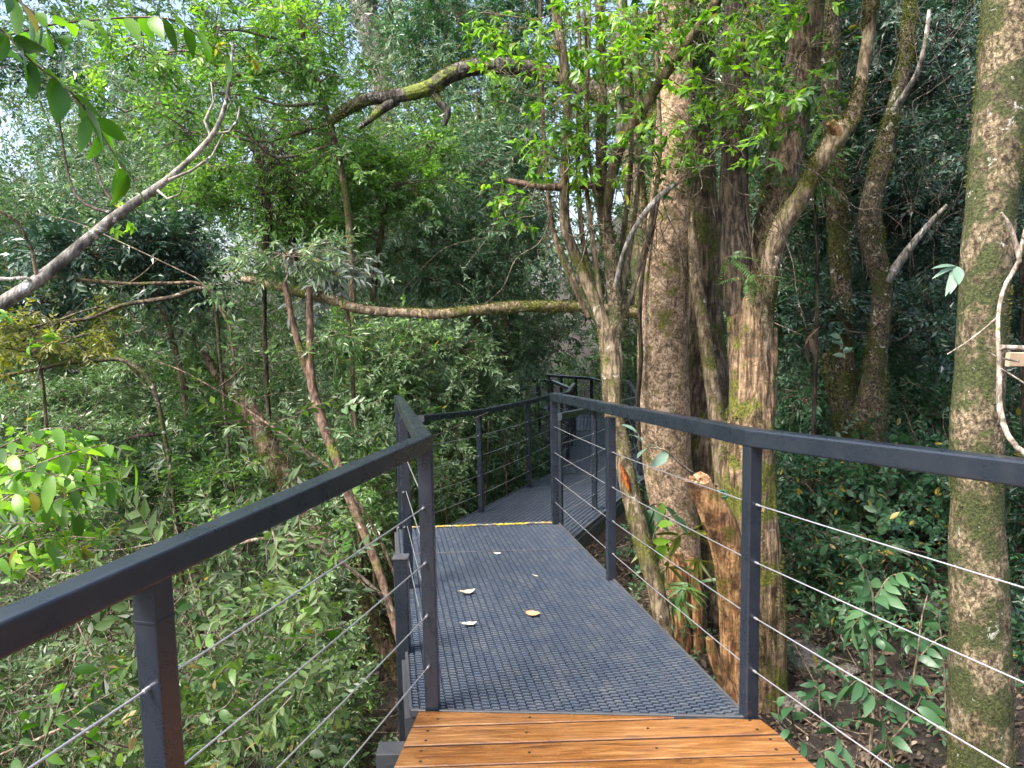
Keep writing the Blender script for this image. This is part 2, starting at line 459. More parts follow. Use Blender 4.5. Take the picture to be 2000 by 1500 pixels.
TP = {
    'lo': [template(s, 11, .27, .42, False) for s in range(8)],           # far broadleaf
    'lolance': [template(20 + s, 13, .30, .26, False, spread=(25, 60)) for s in range(8)],
    'mid': [template(40 + s, 9, .30, .44, True) for s in range(6)],
    'midlance': [template(60 + s, 10, .34, .27, True, spread=(25, 60), curl=.3) for s in range(6)],
    'big': [template(80 + s, 7, .40, .42, True, twig=.010, curl=.25) for s in range(6)],
    'tip': [template(100 + s, 8, .42, .36, True, kind='tip', curl=.3) for s in range(6)],
    'lotip': [template(120 + s, 9, .36, .34, False, kind='tip', curl=.3) for s in range(6)],
    'fern': [template(140 + s, 25, .20, .28, False, kind='pinnate', twig=.008) for s in range(4)],
}


def sprays(g, P, D, S, kind, upj=.5, rj=.35, tw_m=1):
    """place spray templates: positions P, directions D, sizes S (metres)"""
    T = TP[kind]; n = len(P)
    if n == 0: return
    D = D / (np.linalg.norm(D, axis=1)[:, None] + 1e-9)
    Z = np.array([0, 0, 1.]) + R.normal(0, upj, (n, 3))
    Yv = np.cross(Z, D); Yv /= np.linalg.norm(Yv, axis=1)[:, None] + 1e-9
    Zv = np.cross(D, Yv)
    B = np.stack([D, Yv, Zv], 1)
    pick = R.integers(0, len(T), n); base = R.random(n)
    for k in range(len(T)):
        idx = np.where(pick == k)[0]
        if not len(idx): continue
        v, f, c, mm = T[k]
        W = np.einsum('vi,nij->nvj', v, B[idx]) * S[idx][:, None, None] + P[idx][:, None]
        nv = len(v)
        FF = f[None] + (np.arange(len(idx)) * nv)[:, None, None]
        rr = np.clip(c[None] * (1 - rj) + base[idx][:, None] * rj, 0, 1)
        old = c[None] > .984
        rr = np.where(old, .999, np.minimum(rr, .93))
        g.add(W.reshape(-1, 3), FF.reshape(-1, 3), rr.ravel(), np.tile(mm * tw_m, len(idx)), kind not in ('lo', 'lolance', 'lotip', 'fern'))


def rdir(n, up=0.):
    d = R.normal(0, 1, (n, 3)); d[:, 2] += up; return d / np.linalg.norm(d, axis=1)[:, None]


def clump(g, c, r3, n, size, kind, droop=.0, per=9, hollow=.25, branch_r=.006, upj=.45, flat=.0):
    """crown clump: curved branchlets radiate through an ellipsoid; sprays sit along them"""
    nb = max(2, n // per); c = np.asarray(c); r3 = np.asarray(r3)
    d = rdir(nb, .15); ln = R.uniform(.55, 1.12, nb)
    st = rdir(nb) * r3 * hollow * R.random((nb, 1))
    for i in range(nb):
        e = d[i] * r3 * ln[i]; mid = (st[i] + e) * .5 + R.normal(0, .10, 3) * r3 + np.array([0, 0, .12]) * r3
        e = e + np.array([0, 0, -droop * r3[2]])
        pts = spline(np.array([st[i], mid, e]) + c, 4)
        tube(g, pts, np.linspace(branch_r, branch_r * .35, len(pts)), 4, m=1, cap=False)
        m = per
        t = R.uniform(.15, 1, m) ** .7 * (len(pts) - 1.001); ii = t.astype(int)
        p = pts[ii] + (pts[ii + 1] - pts[ii]) * (t - ii)[:, None]
        dd = (pts[-1] - pts[0]); dd = dd / (np.linalg.norm(dd) + 1e-9)
        D = dd * .7 + rdir(m, .1) * .9; D[:, 2] = D[:, 2] * (1 - flat) - droop * .6
        sprays(g, p, D, size * R.uniform(.65, 1.25, m), kind, upj)


def moss_tufts(P, r, n, L=.02, cover=.5, fs=3.2, seed=0.):
    """short moss blades standing on a stem"""
    g = Geo(); T, Nn, B = frames(P)
    i = R.integers(0, len(P) - 1, n * 2); t = R.random(n * 2)[:, None]; a = R.uniform(0, 2 * np.pi, n * 2)[:, None]
    D = Nn[i] * np.cos(a) + B[i] * np.sin(a); p = P[i] * (1 - t) + P[i + 1] * t + D * (r[i][:, None] * 1.0)
    w = fbm(p + seed, fs, 3) + .12 * D[:, 2]
    k = w > np.quantile(w, 1 - cover); p, D, Tn, w = p[k][:n], D[k][:n], T[i][k][:n], w[k][:n]
    m = len(p); dr = D + R.normal(0, .55, (m, 3)) + np.array([0, 0, -.25]); dr /= np.linalg.norm(dr, axis=1)[:, None]
    l = L * R.uniform(.5, 1.5, m)[:, None]; s = np.cross(dr, rdir(m)); s /= np.linalg.norm(s, axis=1)[:, None]
    V = np.stack([p - s * l * .16, p + s * l * .16, p + dr * l], 1)
    g.add(V.reshape(-1, 3), np.arange(m * 3).reshape(-1, 3), np.repeat(R.random(m) * .93, 3), 0, False)
    return g
#PART2
# ------------------------------------------------------------------ world, sun, camera
SUN_DIR = np.array([-.55, -.42, 1.0]); SUN_DIR /= np.linalg.norm(SUN_DIR)
w = bpy.data.worlds.new("World"); scene.world = w; w.use_nodes = True
nt = w.node_tree; bg = nt.nodes['Background']
sky = nt.nodes.new('ShaderNodeTexSky'); sky.sky_type = 'NISHITA'; sky.sun_disc = False
sky.sun_elevation = math.asin(SUN_DIR[2]); sky.sun_rotation = math.atan2(SUN_DIR[0], SUN_DIR[1])
sky.air_density = 1.0; sky.dust_density = 4.5; sky.ozone_density = 1.0
nt.links.new(sky.outputs[0], bg.inputs[0]); bg.inputs[1].default_value = .125
ld = bpy.data.lights.new('sun', 'SUN'); ld.energy = 2.0; ld.angle = rad(24); ld.color = (1., .96, .90)
lo = bpy.data.objects.new('sun', ld); COL.objects.link(lo); lo.rotation_euler = Vector(SUN_DIR.tolist()).to_track_quat('Z', 'Y').to_euler()
lo.location = (0, 0, 20)
cd = bpy.data.cameras.new('camera'); cam = bpy.data.objects.new('camera', cd); COL.objects.link(cam); scene.camera = cam
cd.sensor_width = 36; cd.lens = 36 * F / 2000.; cd.clip_start = .05; cd.clip_end = 400
mw = np.eye(4); mw[:3, :3] = CAMROT; mw[:3, 3] = (0, 0, CAMH); cam.matrix_world = Matrix(mw.tolist())
scene.view_settings.view_transform = 'Standard'; scene.view_settings.look = 'None'; scene.view_settings.gamma = 1
scene.view_settings.exposure = 2.0
scene.cycles.max_bounces = 7; scene.cycles.diffuse_bounces = 4; scene.cycles.glossy_bounces = 3
scene.cycles.transmission_bounces = 4; scene.cycles.transparent_max_bounces = 4
scene.cycles.use_denoising = True; scene.cycles.sample_clamp_indirect = 6
scene.cycles.use_adaptive_sampling = True; scene.cycles.adaptive_threshold = .02


# ------------------------------------------------------------------ terrain
def hgt(x, y):
    x = np.asarray(x, float); y = np.asarray(y, float)
    right = -1.35 + .10 * np.clip(x - 1.5, 0, 30)
    k = np.clip((1.2 - x) / 6.5, 0, 1); k = k * k * (3 - 2 * k)
    z = right - 1.9 * k
    far = np.clip((y - 7) / 9, 0, 1) * np.clip((x + 6) / 5, 0, 1)
    z = z * (1 - far) + (-1.75 + .08 * np.clip(x - 1.5, 0, 30)) * far
    hill = np.clip((np.hypot(x - 2, y) - 19) / 22, 0, 1.6)
    z = z + 8 * hill ** 1.2 * np.clip(x / 14, .22, 1)
    p = np.stack([x, y, 0 * x], -1)
    return z + .35 * (fbm(p, .45, 3) - .5) + .12 * (fbm(p, 2.2, 2) - .5)


g = Geo()
gx = np.concatenate([np.linspace(-70, -12, 30)[:-1], np.linspace(-12, 12, 170), np.linspace(12, 70, 30)[1:]])
gy = np.concatenate([np.linspace(-30, -2, 15)[:-1], np.linspace(-2, 14, 130), np.linspace(14, 90, 45)[1:]])
X, Y = np.meshgrid(gx, gy); Z = hgt(X, Y)
i = np.arange(len(gy) - 1)[:, None] * len(gx) + np.arange(len(gx) - 1)[None]; i = i.ravel()
g.add(np.stack([X, Y, Z], -1).reshape(-1, 3), np.stack([i, i + 1, i + len(gx) + 1, i + len(gx)], -1))
o = g.build('ground', M['soil']); o['kind'] = 'structure'

# ------------------------------------------------------------------ walkway decks
def wbar(p, q, w_, h_, g=None, m=0, ch=.004):
    g = g or Geo(); sweep(g, [p, q], rprof(w_, h_, ch, 2), m); return g


def mesh_deck(name, label, nl, nr, fl, fr, seams=(), rows=.0135, yellow=False, legs=(), braces=True, period=.07, dip=.012, tw=.13):
    nl, nr, fl, fr = map(np.asarray, (nl, nr, fl, fr))
    root = thing(name, label, 'walkway', ((nl + nr) / 2 - [0, 0, .12]), 'steel mesh walkway sections')
    L = (np.linalg.norm(fl - nl) + np.linalg.norm(fr - nr)) / 2; W = np.linalg.norm(nr - nl)
    n = int(L / rows); k = int(W / period) * 2
    pts = []; g = Geo()
    cuts = [0] + list(seams) + [1]
    j0 = np.arange(k); u0 = np.append((j0[:, None] + np.array([0, tw, 1 - tw])[None]).ravel(), k) / k
    bd = (np.arange(len(u0)) % 3 == 0); colr = np.minimum(np.arange(len(u0)) // 3, k - 1)
    fw = (fl - nl) / np.linalg.norm(fl - nl)
    for r_ in range(n):
        v = (r_ + .5) / n
        if min(abs(v - c) for c in cuts) * L < .012: continue
        # expanded mesh: each strand steps half a row forward or back from one cell to the next and dips at the step
        dipz = dip; z = np.where(bd, .5, ((colr + r_) % 2).astype(float))
        vv = v + (z - .5) * rows * .62 / L
        a = nl + (fl - nl) * vv[:, None]; b = nr + (fr - nr) * vv[:, None]
        P = a + (b - a) * u0[:, None]; P[:, 2] += R.normal(0, .0004) - np.where(bd, dipz, 0.)
        hw = np.where(bd, .0022, rows * .215 + .0003 * R.random())[:, None]
        q0 = P - fw * hw + [0, 0, -.0006]; q1 = P + fw * hw + [0, 0, .0006]; q2 = q1 + [0, 0, -.005]; q3 = q0 + [0, 0, -.005]
        m = len(u0); V = np.concatenate([q0, q1, q2, q3]); j = np.arange(m - 1)
        f = np.concatenate([np.stack([j + s * m, j + 1 + s * m, j + 1 + ((s + 1) % 4) * m, j + ((s + 1) % 4) * m], -1) for s in range(4)])
        g.add(V, f, R.random(), 0, False)
    g.build('mesh_panel', M['grate'], root)
    g = Geo()
    dz = np.array([0, 0, -.006])
    for c in cuts[1:-1]:
        a, b = nl + (fl - nl) * c, nr + (fr - nr) * c; sweep(g, [a + dz, b + dz], rprof(.007, .02, .002, 1))
    for a, b in ((nl, fl), (nr, fr), (nl, nr), (fl, fr)): sweep(g, [a + dz, b + dz], rprof(.014, .03, .002, 1))
    g.build('edge_frame', M['beam'], root)
    for s, (a, b) in enumerate(((nl, fl), (nr, fr))):
        g = Geo(); off = np.array([0, 0, -.10]); sweep(g, [a + off, b + off], rprof(.05, .14, .006, 2)); g.build('side_beam', M['beam'], root)
    nb = max(3, int(L / .6))
    for i in range(nb):
        g = Geo()
        v = (i + .5) / nb; a = nl + (fl - nl) * v; b = nr + (fr - nr) * v; d = (b - a) / np.linalg.norm(b - a) * .03
        sweep(g, [a + d + [0, 0, -.075], b - d + [0, 0, -.075]], rprof(.04, .08, .004, 1)); g.build('cross_beam', M['beam'], root)
    if yellow:
        g = Geo(); a, b = fl + (fr - fl) * .0, fr; nn = 60
        t = np.linspace(0, 1, nn)[:, None]; P = a + (b - a) * t + [0, 0, .008]; P[:, 2] += R.normal(0, .0014, nn); P[:, 1] -= .012
        sweep(g, P, rprof(.028, .010, .003, 1)); g.build('edge_strip', M['yellow'], root)
    for v in legs:
        for (a, b) in ((nl, fl), (nr, fr)):
            p = a + (b - a) * v; gz = float(hgt(p[0], p[1])) - .25
            if p[2] - .18 - gz < .2: continue
            g = Geo(); sweep(g, [np.array([p[0], p[1], gz]), p - [0, 0, .172]], rprof(.075, .075, .006, 2)); g.build('column', M['beam'], root)
        if braces:
            g = Geo(); a = nl + (fl - nl) * v - [0, 0, .25]; b = nr + (fr - nr) * v - [0, 0, 1.1]
            sweep(g, [a, b], rprof(.03, .03, .003, 1)); g.build('brace', M['beam'], root)
    return root


D1 = [at(803, 1389, 2.80), at(1460, 1402, 2.70), at(776, 1032, 5.90), at(1090, 1021, 5.95)]
r1 = mesh_deck('walkway_section', 'nearest steel mesh deck with a yellow painted far edge and three dead leaves on it', *D1, seams=(.75,), yellow=True, legs=(.5, .96))
_a, _b = at(935, 1000, 7.5)[2], at(1078, 924, 10.25)[2]; z2 = _a + (_a - _b) / 2.75 * 1.5
a_, b_ = at(935, 1000, 7.5), at(1160, 1001, 7.65)
D2 = [np.array([-.90, 6.02, z2]), np.array([.40, 5.99, z2 - .01]), at(1078, 924, 10.25), at(1268, 927, 10.3)]
mesh_deck('walkway_section', 'middle steel mesh deck one step lower, between yellow edge strip and the far bend', *D2, seams=(.22, .62), rows=.022, period=.10, dip=.02, tw=.2, legs=(.12, .7))
D3 = [D2[2] + [.02, .04, -.02], D2[3] + [.02, .04, -.02], at(1119, 842, 13.8), at(1216, 840, 13.6)]
mesh_deck('walkway_section', 'distant narrow steel mesh deck seen through the cables past the bend', *D3, seams=(.3, .6), rows=.024, legs=(.5,), period=.09)
D4 = [D3[2] + [0, .03, -.03], D3[3] + [0, .03, -.03], at(1120, 815, 16.0), at(1216, 815, 16.6)]
mesh_deck('walkway_section', 'short last straight steel mesh deck before the walkway turns away behind the leaves', *D4, rows=.03, legs=(.9,), period=.12, braces=False)
p5 = at(960, 786, 19.5); p6 = at(960, 778, 20.7); p6[2] = p5[2]
D5 = [D4[2] + [0, .02, -.02], p5, D4[3] + [0, .05, -.02], p6]
mesh_deck('walkway_section', 'farthest steel mesh deck crossing behind the thin stems and railings', D5[0], D5[2], D5[1], D5[3], rows=.03, legs=(.5, .95), period=.12, braces=False)

# timber platform
root = thing('timber_platform', 'wet orange brown timber plank platform at the start of the steel walkway', 'platform', (.3, 1.6, -.1))
ZW = float(D1[0][2] + D1[1][2]) / 2 + .012
W1, W2, W3, W4 = onz(818, 1389, ZW), onz(1486, 1405, ZW), onz(768, 1500, ZW), onz(1590, 1500, ZW)
Lx = lambda y: W1[0] + (W3[0] - W1[0]) * (W1[1] - y) / (W1[1] - W3[1])
Rx = lambda y: W2[0] + (W4[0] - W2[0]) * (W2[1] - y) / (W2[1] - W4[1])
S1, S2, S3 = onz(808, 1420, ZW), onz(790, 1458, ZW), onz(768, 1499, ZW); S2r = onz(1509, 1434, ZW)
sl = (S2r[1] - S2[1]) / (S2r[0] - S2[0]); x0_ = S2[0]; pw = (S1[1] - S3[1]) / 2
ys = [S1[1] - pw * k for k in range(0, 26)]
screws = []
for k in range(26):
    y0 = ys[k]; gap = .0052
    seam = lambda x, yy: yy + sl * (x - x0_)
    em = (W2[1] - W1[1]) / (W2[0] - W1[0]); edge = lambda x: W1[1] + em * (x - W1[0])
    cross = lambda yy: (W1[1] - em * W1[0] - yy + sl * x0_) / (sl - em)      # where a seam meets the slanted far edge
    yb = y0 + gap
    if k == 0:
        xe = min(cross(yb), W2[0]) - .03
        far = [(W1[0], W1[1]), (xe, edge(xe))]; near = [(xe + .004, seam(xe, yb)), (Lx(yb), seam(Lx(yb), yb))]
    else:
        yt = ys[k - 1] - gap; xl, xr = Lx(yt), Rx(yt); far = [(xl, seam(xl, yt)), (xr, seam(xr, yt))]
        if k == 1 and cross(yt) < W2[0]: xc = cross(yt); far = [(xl, seam(xl, yt)), (xc, edge(xc)), (W2[0], edge(W2[0]))]
        xl, xr = Lx(yb), Rx(yb); near = [(xr, seam(xr, yb)), (xl, seam(xl, yb))]
    pl = far + near; g = Geo(); n = len(pl); zt = ZW + R.normal(0, .0008); th = .045; e = .0035
    c = np.array(pl).mean(0)
    top = np.array([(x + (c[0] - x) / (abs(c[0] - x) + 1e-6) * e, y + np.sign(c[1] - y) * e * .8, zt) for x, y in pl])
    mid = np.array([(x, y, zt - e) for x, y in pl]); bot = np.array([(x, y, zt - th) for x, y in pl])
    V = np.vstack([top, mid, bot, [[c[0], c[1], zt]]]); f = []
    for i in range(n):
        j = (i + 1) % n
        f += [(i, i + n, j + n), (i, j + n, j), (i + n, i + 2 * n, j + 2 * n), (i + n, j + 2 * n, j + n), (i, j, 3 * n)]
    f += [(2 * n, 2 * n + i + 1, 2 * n + i) for i in range(1, n - 1)]
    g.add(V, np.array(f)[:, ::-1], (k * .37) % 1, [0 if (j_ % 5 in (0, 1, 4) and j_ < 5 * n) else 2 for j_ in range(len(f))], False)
    for sx in (.06, .33, .66, .95):
        for sy in (.25, .75) if k and sx in (.06, .95) else (.5,):
            x = near[-1][0] * (1 - sx) + near[0][0] * sx if k else (W1[0] * (1 - sx) + W2[0] * sx)
            if k == 0 and sx > .5: continue
            y = (y0 + sl * (x - x0_)) + pw * sy if k else S1[1] + .05
            x += R.normal(0, .006); a = np.linspace(0, 2 * np.pi, 9)[:-1]
            rr_ = .0062
            g.add(np.vstack([np.stack([x + rr_ * np.cos(a), y + rr_ * np.sin(a), 0 * a + zt + .0006], 1), [[x, y, zt + .0001]]]), [(i, (i + 1) % 8, 8) for i in range(8)], .5, 1, False)
    g.build('plank', [M['wood'], M['screw'], M['woodside_shade']], root)
for s, (xa, xb) in enumerate(((Lx(2.5) + .035, Lx(-.3) + .035), (Rx(2.4) - .035, Rx(-.3) - .035), (.3, .3))):
    wbar((xa, 2.5, ZW - .12), (xb, -.35, ZW - .12), .06, .14).build('joist', M['beam'], root)
bz = onz(765, 1460, ZW - .052); wbar((onz(738, 1460, ZW - .052)[0], bz[1], bz[2] - .05), (.95, bz[1], bz[2] - .05), .085, .10, ch=.004).build('cross_beam', M['beam'], root)
for (x, y, zt) in ((-.54, 3.40, .335), (-.44, 2.50, -.14), (1.0, 2.50, -.14), (-.75, .5, -.18), (1.6, .6, -.18)):
    wbar((x, y, float(hgt(x, y)) - .25), (x, y, zt), .066, .066, ch=.006).build('column', M['steel'], root)
wbar((-.54, 3.4, .336), (-.54, 3.4, .342), .074, .074, ch=.004).build('column_cap', M['beam'], root)

# ------------------------------------------------------------------ railings
def railing(label, tops, posts, name='cable_railing', cab=None, rw=.056, rh=.056, collar=(), endcap=True, fr=(.18, .365, .555, .75), crad=.0026):
    """tops: polyline of the rail's top centre; posts: [(xyz of rail top centre, post height)]"""
    tops = [np.asarray(t, float) for t in tops]
    root = thing(name, label, 'railing', posts[0][0] - np.array([0, 0, posts[0][1]]), 'cable railings of the walkway')
    g = Geo(); sweep(g, [t - [0, 0, rh / 2] for t in tops], rprof(rw + .003, rh, .007, 3)); g.build('top_rail', M['steel'], root)
    dirs = []
    for i, (p, h) in enumerate(posts):
        q = posts[min(i + 1, len(posts) - 1)][0] - posts[max(i - 1, 0)][0]; q = q / np.linalg.norm(q); dirs.append(q)
        s = np.cross(q, [0, 0, 1]); s /= np.linalg.norm(s)
        g = Geo(); sweep(g, [p - [0, 0, h + .02], p - [0, 0, rh - .0015]], rprof(rw - .003, rw - .003, .005, 2), side0=s)
        if i in collar: sweep(g, [p - [0, 0, rh + .079], p - [0, 0, rh + .075]], rprof(rw + .001, rw + .001, .006, 2), side0=s)
        po = g.build('post', M['steel'], root)
    for k, fq in enumerate(fr):
        pts = [p - [0, 0, h * (1 - fq)] for p, h in posts]
        if cab and cab.get(k) is not None: pts[0] = np.asarray(cab[k])
        out = []
        for i in range(len(pts) - 1):
            n = 8
            for t in np.linspace(0, 1, n, endpoint=False):
                out.append(pts[i] * (1 - t) + pts[i + 1] * t - np.array([0, 0, .004 * math.sin(math.pi * t)]))
        out.append(pts[-1]); g = Geo(); tube(g, out, crad, 8)
        for q_ in pts[1:-1]: 
            dq = pts[1] - pts[0]; dq /= np.linalg.norm(dq); tube(g, [q_ - dq * (rw / 2 + .014), q_ - dq * (rw / 2 - .004)], crad * 1.9, 8)
        g.build('cable', M['rope'], root)
        if k == 0: pass
    return root


def deck_z(x, y):
    v = (y - D1[0][1]) / (D1[2][1] - D1[0][1]); return D1[0][2] * (1 - v) + D1[2][2] * v
pD, pE = at(829, 849, 2.81), None
pF = at(777, 772, 5.9); pM = pD + (pF - pD) * .50; pM[0] -= .02
pN = at(0, 1200, 1.13); pE = min((pD + (pN - pD) * t for t in np.linspace(.5, 1, 200)), key=lambda q: abs(proj(q)[0] - 293)); pO = pD + (pN - pD) * 2.0
ph = lambda t, px, py: float(t[2] - at(px, py, t[1])[2])
railing('nearest dark steel cable railing on the ravine side, its top rail bent',
        [pO, pD, pF + (pF - pD) * .004], [(pO, 1.09), (pE, 1.09), (pD, ph(pD, 838, 1389)), (pM, float(pM[2] - deck_z(0, pM[1])) + .02), (pF, float(pF[2] - deck_z(0, pF[1])) + .03)], collar=(1,), rw=.058, rh=.060)
pA, pB, pC = at(1470, 837, 2.71), at(1192, 794, 4.44), at(1081, 767, 5.92)
pR = at(2000, 897, 1.80); pR2 = pA + (pR - pA) * 2.1
cz = [at(1740, 1496, 2.07), at(1975, 1500, 1.77), at(2000, 1330, 1.77), at(2000, 1145, 1.82)]
cabs = {}
for k, c in enumerate(cz):
    b = pA - np.array([0, 0, ph(pA, 1465, 1402) * (1 - (.18, .365, .555, .75)[k])]); cabs[k] = b + (c - b) * ((pR2[1] - b[1]) / (c[1] - b[1]))
railing('nearest dark steel cable railing on the tree side, before the orange stump',
        [pR2, pA, pC], [(pR2, 1.09), (pA, ph(pA, 1465, 1402)), (pB, ph(pB, 1203, 1140)), (pC, ph(pC, 1090, 1026))], cab=cabs, rw=.056, rh=.066)
q0 = at(822, 811, 6.25); q1 = at(935, 800, 7.5); q2 = at(1031, 781, 9.06); q3 = at(1077, 769, 9.96)
railing('dark cable railing of the middle deck on the ravine side, after the elbow',
        [q0, q1, q2, q3], [(q0, 1.08), (q1, ph(q1, 935, 1001)), (q2, ph(q2, 1033, 950)), (q3, 1.08)])
s0 = at(1091, 807, 6.32); s1 = at(1160, 794, 7.65); s2 = at(1250, 773, 10.25); s3 = at(1228, 743, 13.2)
railing('dark cable railing of the middle deck on the tree side, behind the slender tree',
        [s0, s1, s2], [(s0, 1.08), (s1, ph(s1, 1160, 1002)), (s1 + (s2 - s1) * .48, 1.08), (s2, 1.08)])
railing('distant dark cable railing running on from the corner behind the slender trunk',
        [s2 + [.0, .07, -.01], s3, at(1215, 741, 15.0)], [(s2 + [.0, .12, 0], 1.06), (s2 + (s3 - s2) * .5, 1.1), (s3, 1.1), (at(1215, 741, 15.0), 1.1)])
t0 = q3 + [.04, .08, -.01]; t1 = at(1108, 765, 11.3); t2 = at(1121, 748, 13.4)
railing('distant dark railing with closely overlapping posts past the bend on the ravine side',
        [t0, t1, t2], [(t0 + [0, .06, 0], 1.05), (t1, 1.07), (t1 + (t2 - t1) * .5, 1.08), (t2, 1.08)])
u0, u1, u2, u3 = at(1114, 757, 13.7), at(1078, 742, 15.2), at(1052, 741, 15.6), at(985, 741, 16.0)
railing('distant pale topped railing past the bend, lower of the two far rails',
        [u0, u1, u2, u3], [(u0, 1.1), (u1, 1.1), (u2, 1.1), (at(1018, 741, 15.8), 1.1), (u3, 1.1)])
v0, v1, v2, v3 = at(1050, 730, 17.3), at(1155, 737, 16.4), at(1182, 744, 15.6), at(1212, 752, 15.2)
railing('farthest pale topped railing, highest of the rails seen beyond the bend',
        [at(1000, 733, 17.8), v0, v1, v2, v3], [(at(1000, 733, 17.8), 1.1), (v0, 1.1), (at(1072, 731.5, 17.1), 1.1), (at(1096, 733, 16.9), 1.1), (at(1124, 735, 16.6), 1.1), (v1, 1.1), (v2, 1.1), (v3, 1.1)])

# dead leaves lying on the deck
def dead_leaf(px, py, Y, L, w_, a, col, label, curl=.5):
    p = min((at(px, py, q) for q in np.linspace(2.9, 5.9, 600)), key=lambda q: abs(q[2] - deck_z(q[0], q[1]))); p[2] = deck_z(p[0], p[1]) + .010
    v, f = leaf(L, w_, True, curl=0, fold=.1); v[:, 2] += curl * L * ((v[:, 0] / L - .5) ** 2) * 2 + .5 * np.abs(v[:, 1]) * curl + R.normal(0, .0015, len(v))
    v = v @ rot((0, 0, 1), a).T; g = Geo(); g.add(v + p - [v[:, 0].mean(), v[:, 1].mean(), 0], f); g.add(v * [1, 1, 1] + p - [v[:, 0].mean(), v[:, 1].mean(), .0012], f[:, ::-1])
    tube(g, [p + v[18] * .0 + (v[0] - [v[:, 0].mean(), v[:, 1].mean(), 0]), p + 1.35 * (v[0] - [v[:, 0].mean(), v[:, 1].mean(), 0])], .0012, 5)
    tag(g.build('dead_leaf', col, rel=p), label, 'leaf', 'dead leaves on the deck')
lt = plainmat('tan_dead_leaf', (.62, .47, .30), .6, var=.35, sc=60); lt2 = plainmat('pale_dead_leaf', (.75, .70, .52), .6, var=.3, sc=60); lt3 = plainmat('orange_dead_leaf', (.62, .34, .16), .6, var=.4, sc=45)
dead_leaf(913, 1161, 4.35, .095, .5, .35, lt, 'curled brown dead leaf on the steel mesh, farthest from the planks of three', .4)
dead_leaf(916, 1223, 3.78, .078, .5, .2, lt2, 'small cream dead leaf on the steel mesh near the ravine side', .25)
dead_leaf(1040, 1203, 3.93, .085, .75, -.3, lt3, 'broad orange tan dead leaf in the middle of the steel mesh', .25)
dead_leaf(972, 1084, 5.15, .05, .5, .1, lt2, 'tiny white leaf scrap on the seam of the nearest deck', .3)
dead_leaf(1047, 1128, 4.6, .045, .3, -.6, lt2, 'tiny white leaf scrap between the seam and the orange leaf', .3)
#PART3
# ------------------------------------------------------------------ trees and plants
def stem3(pts, bottom=None, flare=1.35):
    P, r = pixpath(pts)
    if bottom is not None:     # run the lower end down into the ground
        end = P[-1]; x, y = end[0] + bottom[0], end[1] + bottom[1]; gz = float(hgt(x, y)) - .25
        if end[2] > gz + .1:
            Q = spline(np.array([[*P[-6 if len(P) > 6 else 0], r[-6 if len(P) > 6 else 0]], [*end, r[-1]], [(end[0] + x) / 2, (end[1] + y) / 2, (end[2] + gz) / 2, r[-1] * 1.08], [x, y, gz, r[-1] * flare]]), 8)[9:]
            P = np.vstack([P, Q[:, :3]]); r = np.append(r, Q[:, 3])
    return P, r


def nearest(P, c):
    d = np.linalg.norm(P - c, axis=1); return int(np.argmin(d + .3 * np.maximum(P[:, 2] - c[2], 0)))


def plant(name, label, cat, stems, clumps=(), bark='b_brown', leafm='lf_mid', kind='lo', size=.3, group=None, limb=True, hi=1., moss=None, trunkname='trunk', per=9, branch_r=.006, flat=.0, droop=.15, upj=.45, crownname='crown'):
    """stems: dicts(p=pixel path top->bottom, base=(dx,dy) or None, n=part name, bark=.., b=bark depth, s=sides)
       clumps: (px,py,Y,rx_px,ry_px,rd_m,n_sprays[,leafm])"""
    S = []
    for st in stems: S.append((*stem3(st['p'], st.get('base')), st))
    P0 = S[0][0]; low = P0[np.argmin(P0[:, 2])] if len(S) else at(*clumps[0][:3])
    root = thing(name, label, cat, low, group)
    for P, r, st in S:
        step = max(.012, float(r.max()) * .16) if st.get('b', 0) else max(.05, r.max() * .8)
        P2, r2 = densify(P, r, step)
        g = Geo(); sides = st.get('s', 12 if r.max() < .03 else (64 if st.get('b', 0) else 20))
        tube(g, P2, r2, sides, st.get('rough', .10), st.get('b', 0), seed=R.random() * 20, bf=st.get('bf', 14))
        g.build(st.get('n', trunkname if P is P0 else 'branch'), M[st.get('bark', bark)], root)
        if st.get('moss'):
            n, L, cov = st['moss']; o = moss_tufts(P2, r2, n, L, cov, seed=R.random() * 9).build('moss', M['moss'], root); o['kind'] = 'stuff'
    groups = {}
    for c in clumps: groups.setdefault(c[7] if len(c) > 7 else leafm, []).append(c)
    dm = 3.2 if kind in ('lo', 'lolance') else (1.8 if kind == 'mid' else 1)
    for lm, cs in groups.items():
        g = Geo()
        for c in cs:
            C = at(*c[:3]); r3 = np.array([c[3] * mpp(c[2]), c[5], c[4] * mpp(c[2])])
            if limb and S:
                bi = min(range(len(S)), key=lambda k: np.linalg.norm(S[k][0] - C, axis=1).min()); P = S[bi][0]
                a = P[nearest(P, C)]; L = np.linalg.norm(C - a)
                if L > .1:
                    pts = spline(np.array([a, a + (C - a) * .4 + R.normal(0, .06, 3) * L + [0, 0, -.08 * L], a + (C - a) * .75 + R.normal(0, .05, 3) * L, C]), 5)
                    tube(g, pts, np.linspace(branch_r * (1.5 + L * .8), branch_r, len(pts)), 6, m=1, cap=False)
            clump(g, C, r3, int(c[6] * dm), size, kind, droop, per, branch_r=branch_r, flat=flat, upj=upj)
        g.build(crownname, [M[lm], M['twig' if lm not in ('lf_black',) else 'twig_dark']], root)
    return root


